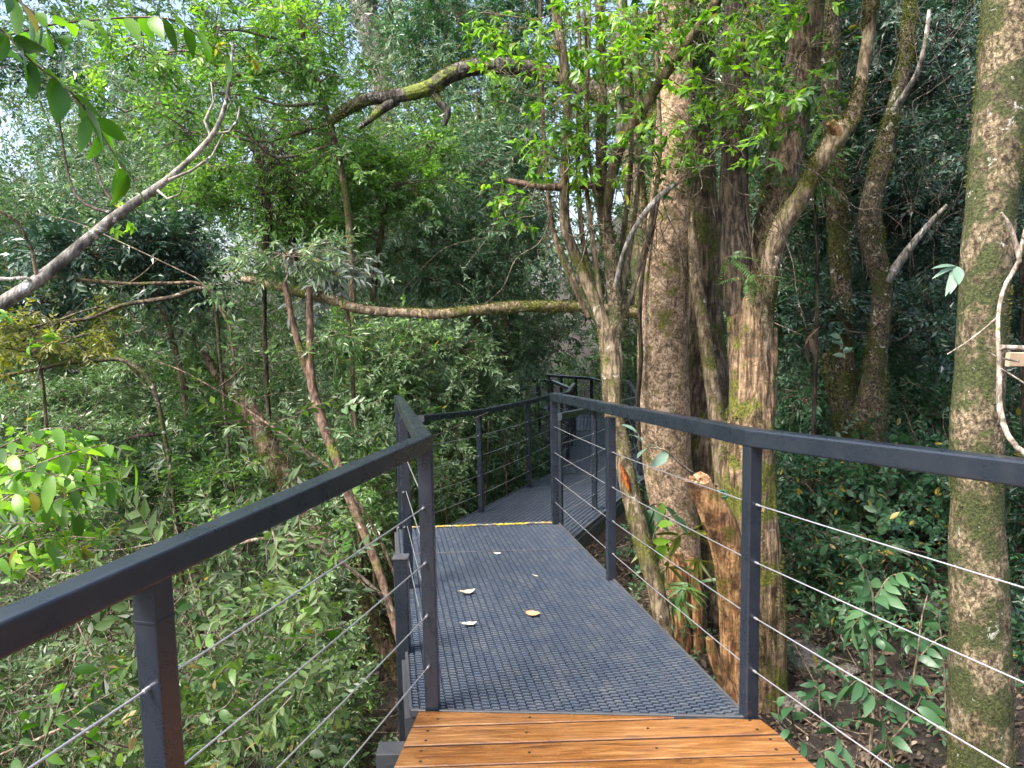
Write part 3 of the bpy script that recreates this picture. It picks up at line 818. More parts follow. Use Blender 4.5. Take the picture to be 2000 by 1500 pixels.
# --- tree trunks beside the walkway
plant('mossy_tree', 'thick moss covered trunk standing alone behind the railing at the edge of the view', 'tree',
      [dict(p=[(2050, -900, 3.9, 100), (2008, -300, 3.55, 106), (1974, 0, 3.45, 110), (1953, 250, 3.42, 110), (1926, 500, 3.4, 108), (1914, 700, 3.4, 106), (1907, 900, 3.4, 108), (1912, 1200, 3.4, 124), (1917, 1500, 3.4, 142)],
            base=(.03, 0), bark='b_moss', b=.025, moss=(34000, .009, .6), s=100, bf=16)],
      [(1900, -700, 4.2, 420, 260, 1.2, 200), (2300, -900, 3.6, 500, 300, 1.4, 240), (1500, -620, 4.6, 300, 170, 1., 120)], leafm='lf_dark', size=.34)  # high crown clumps out of view, added to shade this side

main = plant('large_tree', 'largest upright pinkish mossy trunk past the deck, with a long level mossy branch', 'tree',
      [dict(p=[(1335, -500, 6.5, 40), (1322, -100, 6.3, 52), (1320, 150, 6.2, 62), (1315, 300, 6.1, 76), (1308, 420, 6.05, 84), (1301, 540, 6, 90), (1294, 640, 6, 98), (1296, 760, 6, 102), (1303, 900, 6, 97), (1322, 1040, 6, 90), (1334, 1150, 6, 84), (1342, 1250, 6, 88)], base=(0, 0), b=.018, rough=.06, bark='b_main', moss=(30000, .011, .5), s=100, bf=16),
       dict(p=[(1215, 120, 6.5, 30), (1228, 250, 6.4, 36), (1241, 380, 6.35, 40), (1254, 500, 6.25, 46), (1268, 620, 6.15, 52), (1280, 760, 6.12, 60)], b=.06, bark='b_moss', n='stem', moss=(6000, .018, .5)),
       dict(p=[(1262, 612, 6.1, 24), (1240, 610, 6.1, 21), (1180, 603, 6.15, 19), (1100, 599, 6.2, 20), (1010, 599, 6.2, 22), (930, 606, 6.2, 19), (860, 613, 6.2, 20), (780, 610, 6.3, 18), (705, 604, 6.4, 19), (640, 583, 6.5, 21), (570, 567, 6.6, 20), (520, 553, 6.7, 19), (475, 545, 6.8, 15)], b=.08, bark='b_tan', n='branch', moss=(12000, .014, .6), rough=.16),
       dict(p=[(1312, 250, 6.2, 34), (1230, 205, 7.0, 36), (1120, 160, 7.8, 34), (1060, 140, 8, 29), (1000, 130, 8, 30), (930, 130, 8, 31), (880, 145, 8, 30), (840, 170, 8, 29), (790, 185, 8, 27), (740, 190, 8.1, 25), (700, 202, 8.1, 23), (645, 236, 8.2, 20)], b=.10, bark='b_limb', n='branch', moss=(7000, .026, .4), rough=.14),
       dict(p=[(775, 196, 8.05, 20), (745, 214, 8, 17), (722, 234, 8, 12), (700, 250, 8, 8)], b=.08, bark='b_limb', n='branch'),
       dict(p=[(843, 172, 8, 20), (858, 198, 8, 15), (874, 218, 8, 13), (868, 245, 8, 8)], b=.08, bark='b_limb', n='branch'),
       dict(p=[(1300, 350, 5.95, 6), (1278, 430, 5.93, 8), (1257, 520, 5.9, 8), (1250, 620, 5.85, 8), (1252, 700, 5.85, 9), (1246, 790, 5.85, 9), (1250, 880, 5.85, 8)], bark='b_dark', n='creeper', s=8),
       dict(p=[(1318, 1080, 5.85, 34), (1330, 1180, 5.8, 44), (1334, 1280, 5.8, 44)], base=(0, 0), b=.1, bark='b_orange', n='root'),
       dict(p=[(1352, 1090, 5.8, 20), (1362, 1180, 5.75, 24), (1366, 1290, 5.75, 24)], base=(.02, 0), b=.1, bark='b_orange', n='root'),
       ],
      [(1330, -200, 6.4, 200, 110, .8, 90), (1290, 150, 6.9, 90, 120, .6, 60)], leafm='lf_mid', size=.26)  # upper clump sits above the view, added for overhead shade

plant('leaning_tree', 'thin leaning trunk with white lichen spots between two thicker trunks', 'tree',
      [dict(p=[(1330, 200, 6.2, 16), (1344, 380, 6.0, 20), (1353, 500, 5.9, 23), (1371, 620, 5.8, 26), (1388, 730, 5.7, 29), (1402, 830, 5.65, 34), (1415, 950, 5.6, 42), (1425, 1080, 5.6, 46)], base=(.05, 0), b=.04, bark='b_tan', moss=(4000, .014, .35))],
      [(1340, 60, 6.3, 70, 60, .4, 40)], leafm='lf_mid', size=.24)
plant('mossy_tree', 'mossy brown trunk close behind the thin leaning trunk', 'tree',
      [dict(p=[(1362, -300, 7, 50), (1366, 0, 6.8, 56), (1362, 200, 6.7, 62), (1368, 400, 6.6, 66), (1378, 600, 6.5, 72), (1378, 750, 6.4, 92), (1386, 900, 6.3, 104), (1392, 1050, 6.3, 110)], base=(0, 0), b=.08, bark='b_brown', moss=(14000, .018, .5))],
      [(1400, -260, 6.9, 220, 130, .8, 110)], leafm='lf_dark', size=.28)  # crown above the view, added to keep the forest below darker
plant('shaggy_tree', 'shaggy fibrous trunk behind the railing post, splitting into dark and curved mossy limbs', 'tree',
      [dict(p=[(1437, 380, 5.16, 46), (1443, 480, 5.15, 58), (1455, 570, 5.12, 78), (1466, 650, 5.08, 90), (1470, 760, 5.05, 92), (1462, 880, 5.0, 104), (1462, 980, 5, 112), (1480, 1100, 5, 100), (1495, 1250, 5, 88), (1504, 1400, 5, 80)], base=(0, 0), b=.11, bark='b_fibre', moss=(9000, .020, .3), s=90, bf=12),
       dict(p=[(1450, -300, 5.6, 40), (1442, -50, 5.35, 46), (1438, 140, 5.25, 52), (1435, 300, 5.2, 54), (1432, 420, 5.15, 56), (1438, 520, 5.1, 62), (1448, 610, 5.1, 66)], b=.12, bark='b_dark', n='stem', bf=12),
       dict(p=[(1600, -260, 6, 56), (1580, -20, 5.7, 62), (1570, 100, 5.6, 64), (1546, 240, 5.5, 68), (1522, 380, 5.35, 68), (1496, 500, 5.2, 62), (1478, 640, 5.1, 56)], b=.12, bark='b_brown', n='stem', moss=(8000, .018, .3), bf=12),
       dict(p=[(1712, -200, 4.9, 20), (1704, -30, 4.85, 24), (1697, 60, 4.85, 25), (1678, 180, 4.8, 27), (1660, 235, 4.8, 34), (1640, 258, 4.8, 44), (1608, 306, 4.8, 40), (1562, 388, 4.85, 40), (1522, 452, 4.9, 41), (1503, 530, 4.95, 40), (1490, 610, 5, 42), (1484, 720, 5.02, 44)], b=.07, bark='b_tan', n='branch', moss=(12000, .016, .55)),
       dict(p=[(1622, 238, 4.72, 18), (1630, 252, 4.74, 22), (1640, 268, 4.78, 24)], b=.1, bark='b_orange', n='branch_stub'),
       dict(p=[(1510, 640, 5.0, 20), (1505, 720, 5.0, 26), (1500, 820, 5.0, 28), (1490, 940, 5.0, 30), (1500, 1080, 5.0, 30)], b=.12, bark='b_fibre', n='stem', bf=12)],
      [(1650, -300, 5.6, 300, 180, .9, 150), (1400, -420, 5.6, 200, 120, .8, 80)], leafm='lf_dark', size=.28)  # unseen overhead crown, added to shade the trunks and floor here
st = plant('cut_stump', 'orange barked broken stump with a pale cut end, just behind the railing cables', 'stump',
      [dict(p=[(1362, 944, 4.42, 46), (1374, 962, 4.43, 54), (1398, 1008, 4.45, 66), (1422, 1080, 4.5, 68), (1434, 1180, 4.55, 60), (1436, 1300, 4.55, 54), (1446, 1400, 4.55, 56)], base=(0, 0), b=.14, bark='b_orange', moss=(2500, .012, .25), s=72, bf=10),
       dict(p=[(1386, 1246, 4.40, 16), (1396, 1290, 4.42, 24), (1414, 1330, 4.46, 30), (1436, 1372, 4.5, 36)], b=.12, bark='b_orange', n='branch_stub')], trunkname='stump_wood')
g = Geo(); c = at(1366, 944, 4.42); ax = at(1350, 905, 4.36) - at(1366, 944, 4.42); ax /= np.linalg.norm(ax)
e1 = np.cross(ax, [0, 1, 0]); e1 /= np.linalg.norm(e1); e2 = np.cross(ax, e1); P = []; nn = 28
for k in range(6):
    for j in range(nn):
        a = 2 * math.pi * j / nn; rr_ = .074 * k / 5 * (1 + .12 * math.sin(3 * a + 1)); P.append(c + ax * (.012 + .030 * R.random() * (k > 0) + .05 * max(0, math.cos(a - .6)) * (k / 5)) + (e1 * math.cos(a) + e2 * math.sin(a)) * rr_)
P = np.array(P); P2 = P[-nn:] - ax * .10
f = [[k * nn + j, k * nn + (j + 1) % nn, (k + 1) * nn + (j + 1) % nn, (k + 1) * nn + j] for k in range(5) for j in range(nn)] + [[5 * nn + j, 5 * nn + (j + 1) % nn, 6 * nn + (j + 1) % nn, 6 * nn + j] for j in range(nn)]
g.add(np.vstack([P, P2]), f, .5, 0, False); g.build('cut_face', M['cut'], st)
# green cord coil lying on the stump's shoulder
g = Geo(); cc = at(1411, 966, 4.55)
for k in range(7):
    a = np.linspace(0, 2 * np.pi, 26); rr_ = .028 + R.normal(0, .002); P = np.stack([rr_ * np.cos(a), .012 * (k - 3) / 3 + 0 * a, rr_ * .8 * np.sin(a)], 1) @ rot((0, 1, 0), .5).T @ rot((1, 0, 0), -.5).T
    tube(g, P + cc + R.normal(0, .002, 3), .0035, 6, cap=False)
tag(g.build('cord_coil', M['cord'], rel=cc), 'small coil of green cord hanging on the orange stump', 'cord')

slender = plant('slender_tree', 'slender forked tree rising beside the deck edge, carrying bright yellow green leaves', 'tree',
      [dict(p=[(1188, 640, 5.3, 44), (1194, 700, 5.3, 42), (1197, 800, 5.25, 37), (1212, 870, 5.2, 35), (1231, 960, 5.1, 36), (1255, 1060, 5.0, 36), (1283, 1160, 4.9, 37), (1299, 1240, 4.85, 38)], base=(.05, 0), b=.06, bark='b_tan', moss=(9000, .010, .5), s=48),
       dict(p=[(1062, -200, 5.0, 12), (1084, 0, 5.05, 17), (1101, 120, 5.1, 18), (1108, 220, 5.15, 18), (1104, 330, 5.2, 18), (1104, 440, 5.25, 21), (1133, 520, 5.3, 22), (1166, 600, 5.3, 25), (1186, 650, 5.3, 28)], bark='b_tan', n='stem', moss=(2500, .008, .3)),
       dict(p=[(1160, -200, 5.3, 12), (1170, 0, 5.3, 16), (1176, 180, 5.3, 18), (1174, 300, 5.3, 20), (1181, 420, 5.3, 25), (1192, 500, 5.3, 26), (1202, 600, 5.3, 30), (1202, 660, 5.3, 32)], b=.08, bark='b_moss', n='stem', moss=(5000, .012, .5)),
       dict(p=[(1090, 470, 5.3, 6), (1120, 540, 5.3, 8), (1150, 600, 5.3, 10), (1178, 650, 5.3, 10)], bark='b_moss', n='branch'),
       dict(p=[(1212, -160, 5.2, 12), (1211, 0, 5.2, 14), (1211, 150, 5.2, 14), (1211, 250, 5.2, 15), (1200, 330, 5.2, 16), (1184, 420, 5.28, 16)], bark='b_grey', n='branch'),
       dict(p=[(1470, -120, 4.7, 14), (1420, -30, 4.75, 18), (1390, 18, 4.8, 19), (1322, 112, 4.9, 20), (1262, 202, 5, 21), (1222, 266, 5.05, 22), (1198, 330, 5.15, 20), (1184, 430, 5.25, 16)], bark='b_brown', n='branch'),
       dict(p=[(1322, 358, 5.0, 8), (1284, 388, 5, 12), (1244, 438, 5, 10), (1216, 500, 5.1, 9), (1202, 560, 5.2, 9)], bark='b_grey', n='branch'),
       *[dict(p=[(x_ + R.normal(0, 8), -60, 5.3 + k_ * .07, 6), (x_ + R.normal(0, 8), 120, 5.3 + k_ * .07, 8), (x_ + R.normal(0, 6), 300, 5.3 + k_ * .07, 9), (x_ * .8 + 236, 470, 5.3 + k_ * .04, 10), (x_ * .3 + 832, 620, 5.32, 11)], bark='b_tan' if k_ % 2 else 'b_brown', n='stem', s=10) for k_, x_ in enumerate((1128, 1152, 1226, 1246, 1062, 1284))],
       dict(p=[(1140, 0, 5.2, 5), (1146, 120, 5.2, 6), (1150, 300, 5.2, 7), (1172, 430, 5.25, 8)], bark='b_brown', n='branch'),
       dict(p=[(985, 352, 5.2, 10), (1030, 360, 5.2, 13), (1080, 366, 5.2, 14), (1150, 362, 5.25, 14), (1180, 370, 5.28, 14)], bark='b_red', n='branch')],
      [(1090, 90, 5.0, 90, 90, .35, 45), (1000, 150, 4.95, 55, 40, .25, 22), (1010, 60, 5.0, 60, 60, .3, 26), (1110, 240, 5.0, 85, 55, .3, 40), (1080, 300, 5.0, 90, 50, .3, 46),
       (1190, 130, 4.9, 70, 60, .3, 30), (1250, 130, 4.8, 80, 90, .35, 44), (1300, 40, 4.8, 120, 70, .4, 50), (1330, 240, 4.8, 90, 60, .3, 34), (1400, 90, 4.7, 110, 90, .4, 56),
       (1420, 200, 4.7, 90, 60, .3, 34), (1490, 60, 4.6, 90, 90, .4, 48), (1500, 180, 4.6, 70, 60, .3, 26), (1040, 390, 5.1, 50, 30, .2, 12), (1400, 290, 4.8, 70, 40, .25, 20), (1200, 300, 4.95, 60, 50, .25, 20), (1170, 20, 5, 90, 60, .3, 30), (1560, 120, 4.7, 80, 110, .4, 40, 'lf_mid'), (1480, 230, 4.8, 80, 80, .4, 36, 'lf_mid'), (1380, 20, 5, 140, 60, .4, 40, 'lf_mid'), (1360, 170, 5.2, 120, 70, .4, 34, 'lf_mid'), (1540, 10, 4.8, 80, 50, .4, 26), (1060, 190, 5.2, 90, 60, .3, 24, 'lf_mid'), (1230, 210, 5.3, 110, 60, .3, 26, 'lf_mid'), (1150, 300, 5.3, 90, 50, .3, 20, 'lf_mid'), (1320, 300, 5.3, 90, 50, .3, 20, 'lf_mid'), (930, 30, 5.2, 60, 40, .3, 14), (990, 370, 5.15, 20, 20, .1, 5)],
      leafm='lf_bright', kind='tip', size=.145, per=4, branch_r=.0025, droop=.3, flat=.3)
g = Geo()
for k in range(90):
    x0, y0 = R.uniform(1040, 1560), R.uniform(200, 480); L = R.uniform(60, 260); a = R.uniform(-3.14, 3.14) if k % 2 else R.normal(1.5, .25); Y = R.uniform(4.6, 5.6); q = [at(x0 + math.cos(a) * L * t + R.normal(0, 9), y0 + math.sin(a) * L * t + R.normal(0, 9), Y + .15 * t) for t in np.linspace(0, 1, 5)]
    tube(g, spline(np.array(q), 4), np.linspace(.0042, .0016, 17), 5, cap=False)
g.build('twigs', M['twig'], slender)
g = Geo(); tube(g, [at(1212, 905, 5.08), at(1222, 935, 5.05), at(1230, 962, 5.03)], [.006, .031, .005], 14, .5, .5); g.build('bare_wood_patch', M['orange_wood'], slender)

# --- ravine side trunks
plant('reddish_tree', 'slim reddish forked trunk leaning behind the long railing, ravine side', 'tree',
      [dict(p=[(603, 560, 6.05, 11), (606, 640, 6.05, 15), (607, 735, 6, 18), (628, 820, 5.9, 20), (655, 890, 5.8, 20), (690, 990, 5.7, 19), (735, 1100, 5.6, 18), (766, 1200, 5.5, 18), (795, 1300, 5.4, 18)], base=(.1, 0), b=.04, bark='b_red', s=32),
       dict(p=[(556, 552, 6.1, 10), (572, 630, 6.05, 13), (596, 715, 6.02, 15), (610, 750, 6, 15)], bark='b_red', n='stem')],
      [(560, 500, 6.3, 120, 40, .4, 30, 'lf_grey'), (640, 660, 6.0, 60, 40, .3, 16)], leafm='lf_mid', kind='lolance', size=.24)
plant('dark_leaning_tree', 'dark mossy trunk leaning down the ravine beneath the long railing', 'tree',
      [dict(p=[(395, 690, 7, 14), (440, 750, 7, 22), (482, 790, 7, 34), (520, 870, 6.9, 44), (560, 940, 6.8, 44), (610, 1020, 6.7, 41), (680, 1120, 6.6, 36), (742, 1240, 6.5, 36), (800, 1350, 6.4, 38)], base=(.1, 0), b=.08, bark='b_brown', moss=(12000, .02, .45)),
       dict(p=[(250, 856, 7, 8), (310, 846, 7, 12), (400, 834, 7, 16), (470, 826, 6.95, 18), (506, 850, 6.9, 20)], bark='b_dark', n='branch', moss=(2500, .02, .3))],
      [(380, 660, 7.1, 90, 50, .4, 28)], leafm='lf_grey', kind='lolance', size=.26)
plant('dead_tangle_tree', 'dark thin trunk with a hanging tangle of dead twigs above the silvery leaves', 'tree',
      [dict(p=[(455, 180, 9, 8), (474, 230, 9, 12), (498, 290, 9, 14), (514, 360, 9, 16), (527, 420, 9, 15), (518, 500, 9, 11), (516, 640, 9, 9)], base=(0, 0), bark='b_dark', b=.08),
       dict(p=[(548, 330, 9, 8), (556, 410, 9, 12), (572, 480, 9, 14), (580, 560, 9, 14)], bark='b_dark', n='stem')])
g = Geo()
for k in range(150):
    x0, y0 = R.uniform(500, 560), R.uniform(240, 380); Y = 8.9 + R.normal(0, .12); P = []; dx = R.normal(.25, .45)
    L = R.uniform(60, 170)
    for t in np.linspace(0, 1, 6): P.append(at(x0 + dx * L * t + R.normal(0, 7), y0 + L * t * .9 + R.normal(0, 5), Y))
    tube(g, spline(P, 2), np.linspace(.007, .002, 11), 4, cap=False)
o = g.build('dead_twig_tangle', M['twig_dark'], rel=at(540, 350, 8.9)); tag(o, 'hanging brown tangle of dead twigs around the dark thin trunk', 'dead twigs')

plant('pale_bark_branch', 'pale grey bare branch slanting up across the upper ravine side', 'branch',
      [dict(p=[(455, 82, 2.35, 5), (450, 140, 2.33, 6), (441, 200, 2.32, 8), (420, 256, 2.3, 11), (380, 302, 2.3, 11), (332, 346, 2.25, 13), (306, 366, 2.25, 17), (290, 378, 2.25, 19), (230, 419, 2.2, 21), (170, 468, 2.2, 24), (110, 519, 2.15, 27), (60, 557, 2.12, 31), (0, 596, 2.1, 35), (-80, 650, 2.05, 46), (-400, 900, 1.9, 60), (-700, 1300, 1.8, 70)], base=(-.1, 0), b=.02, bark='b_grey', s=32, n='limb'),
       dict(p=[(412, 160, 2.34, 3), (420, 190, 2.33, 4), (400, 235, 2.31, 5), (399, 262, 2.3, 6), (412, 268, 2.3, 7)], bark='b_grey', n='twig', s=8),
       dict(p=[(468, 208, 2.34, 3), (462, 240, 2.32, 5), (440, 262, 2.3, 5), (418, 262, 2.3, 5)], bark='b_grey', n='twig', s=8),
       dict(p=[(436, 262, 2.28, 3), (410, 310, 2.26, 5), (370, 335, 2.24, 6), (330, 352, 2.24, 7)], bark='b_grey', n='twig', s=8),
       dict(p=[(430, 170, 2.3, 2), (452, 196, 2.3, 3), (444, 215, 2.31, 4)], bark='b_grey', n='twig', s=8),
       dict(p=[(360, 345, 2.2, 3), (352, 380, 2.2, 4), (325, 388, 2.22, 5), (308, 372, 2.24, 6)], bark='b_grey', n='twig', s=8),
       dict(p=[(-20, 544, 2.1, 10), (40, 545, 2.1, 8), (66, 538, 2.1, 8), (72, 552, 2.12, 8)], bark='b_grey', n='twig', s=8),
       dict(p=[(-20, 400, 2.05, 7), (24, 420, 2.08, 7), (60, 480, 2.1, 7), (72, 540, 2.12, 9)], bark='b_brown', n='twig', s=8)],
      [(452, 90, 2.33, 26, 36, .04, 4, 'lf_yellow'), (160, 395, 2.3, 90, 26, .15, 5), (60, 610, 2.1, 50, 26, .1, 3)], leafm='lf_bright', kind='tip', size=.075, per=2, branch_r=.0012, limb=False, crownname='leaves')

plant('sunlit_shrub', 'dense sunlit yellow green shrub at the side edge above the nearest handrail', 'shrub',
      [dict(p=[(-60, 900, 3.0, 6), (-50, 1050, 3.0, 8), (-60, 1300, 3.0, 9)], base=(-.1, 0), bark='twig')],
      [(30, 880, 2.9, 80, 40, .15, 30), (120, 900, 2.9, 80, 36, .15, 30), (180, 960, 2.9, 60, 44, .15, 26), (60, 960, 2.9, 90, 44, .15, 34), (90, 1040, 2.9, 90, 44, .15, 30), (10, 1060, 2.9, 60, 50, .15, 20), (160, 1070, 3.0, 50, 30, .12, 12, 'lf_yellow')],
      leafm='lf_bright', kind='tip', size=.13, per=3, branch_r=.002, droop=.3, flat=.3)
# --- foliage trees on the ravine side and behind
def tree(label, leafm, kind, size, trunk, cl, bark='b_dark', cat='tree', name='broadleaf_tree', group=None, **kw):
    for t in trunk:
        if name in ('broadleaf_tree', 'leafy_bush', 'yellow_shrub') and 'b' not in t: t['p'] = [(a, b, c, d * .5) for a, b, c, d in t['p']]; t['bark'] = 'b_brown'
    return plant(name, label, cat, trunk, cl, bark=bark, leafm=leafm, kind=kind, size=size, group=group, **kw)


tree('bright green leafy tree filling the upper corner above the pale slanting branch', 'lf_bright', 'lo', .30,
     [dict(p=[(560, -60, 8.5, 14), (600, 100, 8.3, 20), (650, 260, 8.2, 24), (680, 420, 8.2, 28), (690, 640, 8.2, 30)], base=(.1, .1))],
     [(300, 110, 7.8, 110, 60, .6, 30), (420, 60, 8, 90, 60, .6, 26), (520, 130, 8, 110, 80, .7, 24, 'lf_fresh2'), (620, 60, 8.2, 90, 70, .7, 20), (640, 150, 8.2, 80, 50, .6, 14, 'lf_fresh2'), (430, 180, 7.8, 110, 60, .6, 22, 'lf_fresh2'), (360, 260, 7.6, 90, 50, .6, 18, 'lf_fresh2'), (240, 220, 7.6, 60, 40, .5, 10), (600, 250, 8, 90, 60, .6, 16, 'lf_fresh2'), (680, 300, 8.2, 80, 50, .6, 12, 'lf_fresh2'), (520, 20, 8.4, 120, 50, .7, 20)], branch_r=.008)
tree('sunlit green leaved tree in the middle of the ravine side, under the black arching limb', 'lf_fresh2', 'lo', .26,
     [dict(p=[(760, 300, 9.5, 14), (750, 420, 9.5, 20), (730, 560, 9.5, 26), (720, 700, 9.5, 28)], base=(0, 0))],
     [(640, 350, 9, 110, 60, .7, 90), (560, 420, 9, 100, 60, .7, 70), (700, 300, 9.2, 120, 50, .7, 80), (780, 360, 9.3, 110, 60, .7, 80), (430, 330, 8.6, 90, 50, .6, 50), (400, 400, 8.6, 100, 40, .6, 50), (820, 290, 9.4, 90, 50, .6, 50), (650, 440, 9, 110, 50, .6, 70)])
tree('grey green fine leaved tree above the level mossy branch', 'lf_blue', 'lolance', .30,
     [dict(p=[(930, 180, 11.5, 14), (940, 340, 11.4, 18), (935, 500, 11.3, 22), (930, 680, 11.3, 24)], base=(0, 0))],
     [(900, 330, 11, 120, 80, .9, 110), (990, 420, 10.8, 100, 80, .9, 100), (870, 460, 10.8, 120, 70, .9, 100), (780, 480, 10.5, 100, 50, .8, 70), (1000, 280, 11, 80, 80, .8, 70), (960, 540, 10.6, 100, 50, .8, 70), (1060, 500, 10.8, 60, 90, .8, 60), (830, 550, 10.5, 100, 40, .7, 50)])
tree('silvery leaved shrub hanging just above the end of the level mossy branch', 'lf_silver', 'midlance', .26,
     [dict(p=[(640, 470, 7, 6), (660, 540, 7, 8), (680, 620, 7, 8), (690, 760, 7, 9)], base=(0, 0), bark='b_brown')],
     [(570, 520, 6.75, 60, 30, .3, 26), (640, 530, 6.75, 70, 34, .3, 30), (700, 505, 6.75, 60, 30, .3, 26), (620, 560, 6.75, 60, 24, .25, 14)], name='silver_shrub', cat='shrub', droop=.5, flat=.3)
tree('dull green bush below the level mossy branch, beside the reddish trunk', 'lf_grey', 'lo', .28,
     [dict(p=[(800, 640, 8.6, 14), (800, 760, 8.5, 20), (790, 880, 8.5, 24)], base=(0, 0))],
     [(700, 680, 8.2, 90, 60, .7, 70), (800, 690, 8.4, 90, 60, .7, 80), (760, 780, 8.0, 90, 50, .7, 60), (890, 690, 8.8, 80, 60, .7, 70), (860, 780, 8.6, 70, 50, .6, 50), (690, 790, 7.8, 70, 40, .6, 36), (940, 780, 9.2, 60, 50, .6, 40)], name='leafy_bush', cat='bush')
tree('blue green bush beside the far railings, past the level mossy branch', 'lf_blue', 'lolance', .30,
     [dict(p=[(960, 620, 13, 12), (950, 700, 13, 16), (950, 800, 13, 18)], base=(0, 0))],
     [(940, 680, 12.4, 80, 40, .8, 70), (1000, 690, 13, 70, 34, .8, 60), (900, 720, 12, 60, 40, .7, 40), (980, 640, 12.6, 90, 40, .8, 60), (1080, 660, 14, 80, 50, .9, 60), (960, 750, 11.5, 40, 24, .5, 24)], name='leafy_bush', cat='bush')
tree('pale grey forked tree far behind, crossing above the black arching limb', 'lf_grey', 'lo', .34,
     [dict(p=[(690, -160, 15, 44), (708, -10, 15, 48), (724, 70, 15, 46), (744, 140, 15, 40), (749, 240, 15, 40), (752, 400, 15, 42), (752, 560, 15, 44)], base=(0, 0), b=.04, bark='b_grey'),
      dict(p=[(770, -80, 15, 22), (762, 20, 15, 26), (752, 110, 15, 28), (748, 160, 15, 28)], bark='b_grey', n='stem')],
     [(650, -60, 15, 160, 60, 1.4, 60), (860, -20, 15, 120, 60, 1.4, 60)], bark='b_grey')
tree('dark needle like foliage tree at the upper middle, near the end of the black limb', 'lf_dark', 'lo', .30,
     [dict(p=[(960, -80, 12.5, 18), (965, 60, 12.4, 22), (975, 200, 12.4, 24), (985, 420, 12.4, 26)], base=(0, 0))],
     [(900, 40, 12, 100, 60, 1., 90), (960, 100, 12, 80, 50, .9, 60), (850, 110, 12, 70, 50, .8, 40), (1020, 20, 12, 90, 60, .9, 60), (1040, 170, 12, 60, 70, .8, 50)])
tree('blackish green tree behind the pale slanting branch', 'lf_black', 'lo', .30,
     [dict(p=[(250, 420, 7, 14), (280, 520, 7, 18), (330, 640, 7, 22), (360, 760, 7, 24)], base=(0, 0))],
     [(160, 500, 6.8, 120, 50, .6, 60), (290, 490, 6.9, 100, 50, .6, 60), (90, 590, 6.6, 110, 40, .6, 50), (380, 470, 7.2, 70, 40, .6, 36), (330, 560, 7, 90, 30, .5, 36), (110, 180, 7.5, 80, 50, .7, 14), (40, 130, 7.8, 80, 40, .7, 12)])
tree('yellowing broad leaved shrub below the pale slanting branch', 'lf_yellow', 'lo', .22,
     [dict(p=[(60, 640, 6, 10), (80, 720, 6, 14), (90, 820, 6, 16)], base=(0, 0))],
     [(60, 690, 5.8, 70, 34, .4, 22), (140, 660, 6, 70, 34, .4, 16), (190, 600, 6.2, 50, 24, .3, 8), (10, 640, 5.8, 40, 40, .3, 12)], name='yellow_shrub', cat='shrub')
tree('pale green bush low at the side edge, above the long handrail', 'lf_grey', 'lo', .26,
     [dict(p=[(110, 780, 8.5, 10), (120, 860, 8.5, 14)], base=(0, 0))],
     [(60, 790, 8.2, 110, 50, .7, 80), (190, 780, 8.4, 90, 50, .7, 60), (140, 860, 7.6, 100, 40, .6, 60), (290, 740, 8.6, 80, 50, .7, 50), (280, 830, 8, 90, 40, .6, 50)], name='leafy_bush', cat='bush')
tree('mid green bush in the middle of the ravine side, above the long handrail', 'lf_mid', 'lo', .24,
     [dict(p=[(330, 860, 6.8, 10), (345, 960, 6.8, 14)], base=(0, 0))],
     [(250, 930, 6.2, 90, 40, .5, 56), (360, 900, 6.6, 90, 50, .5, 60), (430, 950, 6.4, 80, 40, .5, 50), (420, 850, 7, 70, 40, .5, 40), (380, 760, 7.6, 90, 60, .6, 56)], name='leafy_bush', cat='bush')
tree('small bush between the leaning trunks and the railing elbow', 'lf_mid', 'lo', .24,
     [dict(p=[(720, 900, 6.6, 10), (725, 980, 6.6, 12)], base=(0, 0))],
     [(720, 860, 7, 60, 40, .5, 40, 'lf_grey'), (640, 940, 7.4, 60, 50, .5, 44), (740, 960, 6.6, 50, 50, .4, 36)], name='leafy_bush', cat='bush')
tree('tangled bush behind the cables, between the railing elbow and the middle deck', 'lf_grey', 'lo', .24,
     [dict(p=[(900, 860, 8.4, 8), (905, 960, 8.4, 10)], base=(0, 0)), dict(p=[(955, 820, 8.6, 6), (948, 960, 8.6, 9)], base=(0, 0), bark='b_red', n='stem'), dict(p=[(880, 840, 8.2, 5), (872, 960, 8.2, 7)], base=(0, 0), bark='b_red', n='stem'), dict(p=[(985, 840, 9, 6), (990, 960, 9, 8)], base=(0, 0), bark='b_brown', n='stem')],
     [(880, 860, 8.2, 60, 50, .5, 46), (960, 850, 9.2, 60, 50, .5, 46, 'lf_blue'), (1010, 840, 10.5, 50, 40, .5, 36), (870, 950, 7.6, 40, 40, .3, 20)], name='leafy_bush', cat='bush')

